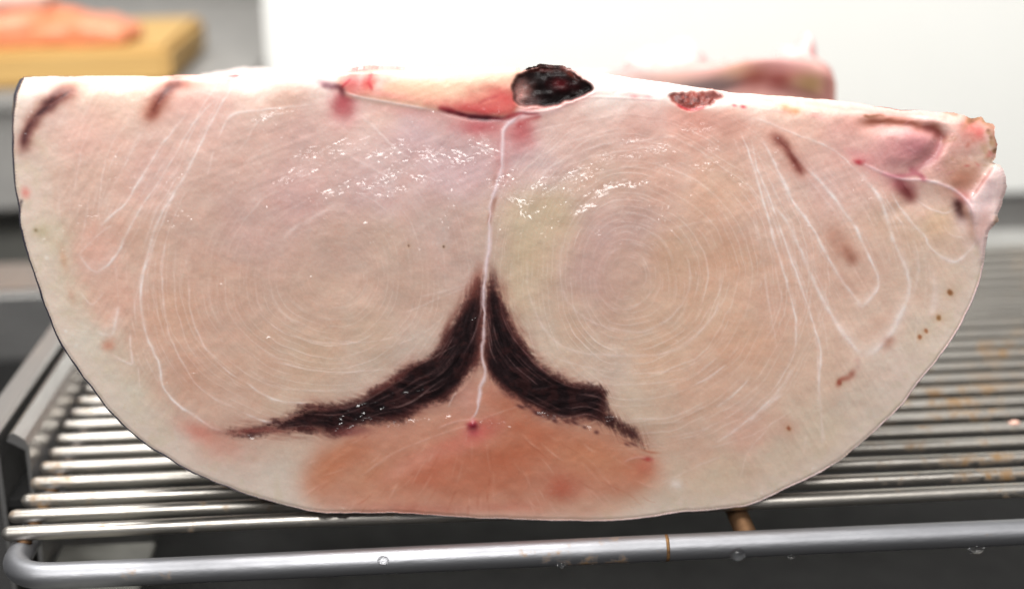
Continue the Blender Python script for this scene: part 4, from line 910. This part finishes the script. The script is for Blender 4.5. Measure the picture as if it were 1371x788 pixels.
# ------------------------------------------------------------------ second cut behind
B_Y = 0.60
def back_piece():
    root = empty('fish_piece', (0.06, B_Y, BAR_R))
    tag(root, 'blurred fish piece with pink ragged top standing behind the large cut', 'fish cut')
    prof_px = [(250,140),(262,104),(285,96),(320,91),(355,92),(460,94),(560,96),(700,98),(790,93),(860,87),(900,84),(960,80),(1020,75),(1070,72),(1100,78),(1116,90),(1118,110),(1116,140)]
    top = spline(prof_px, 6); P = at_y(top[:, 0], top[:, 1], np.full(len(top), B_Y))
    r = np.random.default_rng(3); k = len(P); Vv = []; Cq = []
    T2 = 0.07
    px = top[:, 0]
    base = np.zeros((k, 3))
    for s_ in range(k):
        x = px[s_]
        f_ = min(max((x-780)/160, 0), 1); c = np.array([244,228,222.])*(1-f_)+np.array([226,176,168.])*f_  # whiter left part paints in the blown-out light on this piece
        base[s_] = c
    rows = [(0.0, -1), (0.0, -.5)]+[(0.0, -v) for v in (.36, .31, .27, .23, .19, .16, .13, .10, .07, .045, .022)]+[(.003, -.001), (.010, -.003), (.03, -.010), (.05, -.018), (T2, -.03), (T2, -1)]
    BL = [(965,113,52,9,(54,50,54),.9),(925,106,28,6,(86,80,82),.7),(1012,110,24,16,(132,60,50),.95),(1046,114,18,13,(140,56,52),.9),(1060,96,30,6,(206,120,118),.7),(985,92,26,6,(214,150,140),.6),(1086,108,24,15,(134,108,58),.8),(1078,126,40,7,(110,66,62),.7),(1110,108,7,26,(150,92,90),.7),(830,95,44,5,(110,108,110),.75),(1050,88,44,9,(226,170,168),.6),(990,98,24,7,(206,172,128),.6),(900,99,40,5,(224,180,160),.6)]
    for d, q in rows:
        pz = P.copy(); pz[:, 1] = B_Y+d; front = d == 0.0
        if not front and q > -.1: pz[:, 2] = P[:, 2]+q+(r.random(k)-.5)*.0012
        else: pz[:, 2] = P[:, 2]*(1+q)+BAR_R*(-q)+(.002*np.sin(px/31.)*(q > -.4) if q > -.4 and q < 0 else 0)
        if front: pz[:, 1] += .0015*np.sin(px/47.+q*9)+.0006*np.sin(px/13.+q*21)*(q > -.4)
        col = base+(r.random((k, 1))-.5)*10
        if d < .02:
            vp = top[:, 1]+(-q)*P[:, 2]*F_PX/.62
            for (bx_, by_, rx_, ry_, c_, o_) in BL:
                w = o_*np.exp(-((px-bx_)/rx_)**2-((vp-by_)/ry_)**2)[:, None]; col = col*(1-w)+np.array(c_, float)*w
        Vv.append(pz); Cq.append(srgb(np.clip(col, 0, 255)))
    nrow = len(rows)
    fs = [(a*k+s_, a*k+s_+1, (a+1)*k+s_+1, (a+1)*k+s_) for a in range(nrow-1) for s_ in range(k-1)]
    fs += [tuple(a*k for a in range(nrow)), tuple(a*k+k-1 for a in reversed(range(nrow))), tuple(range((nrow-1)*k, nrow*k))+tuple(reversed(range(k)))]
    V_ = np.vstack(Vv); 
    me = bpy.data.meshes.new('body'); me.from_pydata([tuple(v) for v in V_-np.array(root.location)], [], fs); me.update()
    at = me.attributes.new('Col', 'FLOAT_COLOR', 'POINT'); Cq = np.vstack(Cq)*.86
    at.data.foreach_set('color', np.hstack([Cq, np.zeros((len(Cq), 1))]).ravel().astype(np.float32))
    me.polygons.foreach_set('use_smooth', [True]*len(fs)); me.materials.append(MAT['flesh'])
    link(bpy.data.objects.new('body', me), root)
    # ragged scraps of pink flesh standing on its top
    for (x, ytop, lx, ly) in ((906, 60, .013, .010), (868, 68, .010, .009), (1064, 64, .009, .009), (1079, 50, .004, .006)):
        yb = B_Y+.024; q = at_y(x, ytop, yb)
        zt = float(np.interp(x, top[:, 0], P[:, 2]))-.011
        o = slab_blob('flesh_scrap', float(q[0]), yb, zt, lx, ly, float(q[2])-zt, 'pinkscrap', .2, x)
        o.parent = root; o.matrix_parent_inverse = Matrix.Translation(root.location).inverted()
MAT['pinkscrap'] = plain('pink_flesh_scrap', (222, 168, 166), (236, 206, 202), 0.4, 80)
back_piece()

# ------------------------------------------------------------------ small things
def drop(px, py, r, hang, label):
    q = at_z(px, py, FRAME_Z); bm = bmesh.new(); bmesh.ops.create_icosphere(bm, subdivisions=3, radius=r)
    for v in bm.verts:
        if hang and v.co.z > 0: v.co.x *= 1-.35*v.co.z/r; 
        v.co.y *= .8; v.co.x *= 1.25
    d = at_z(px, py, FRAME_Z)-CAM; 
    # on the front side of the frame wire
    a = hang if hang else .5
    o = bm_obj('water_drop', bm, 'water'); o.location = (float(q[0]), FRAME_Y-math.cos(a)*(FRAME_R+.0002), FRAME_Z-math.sin(a)*(FRAME_R+.0002)*(1 if hang else -1))
    return tag(o, label, 'water drop', 'water drops on the rack frame')
drop(1324, 737, .0020, 1.15, 'largest water drop hanging from the front frame wire')
drop(1068, 744, .0009, 1.2, 'tiny water drop under the frame wire near the rusty support')
drop(985, 732, .0022, .25, 'flat water drop on the frame wire below the rusty support')
drop(514, 741, .0014, None, 'small water drop on the frame wire below the belly of the cut')
drop(752, 748, .0010, .6, 'tiny water drop on the frame wire left of the weld ring')
for (px_, r_, lb) in ((437, .0024, 'wide flat juice drop where the cut meets its first bar'), (459, .0019, 'narrow juice drop where the cut meets its first bar')):
    q = at_z(px_, 682, BAR_R); o = slab_blob('juice_drop', float(q[0]), BAR_Y0-.0018+.0018*math.exp(-((float(q[0])+.04)/.06)**2), BAR_R-.0014, r_, .0012, .0017, 'water', 0, int(px_))
    tag(o, lb, 'juice drop')
fl = slab_blob('meat_fleck', float(at_z(1358, 566, BAR_R)[0]), float(at_z(1358, 566, BAR_R)[1]), BAR_R-.0003, .0022, .0012, .0011, 'palefish', 0, 4)
tag(fl, 'small pink fleck of fish on a rack bar', 'fish scrap')
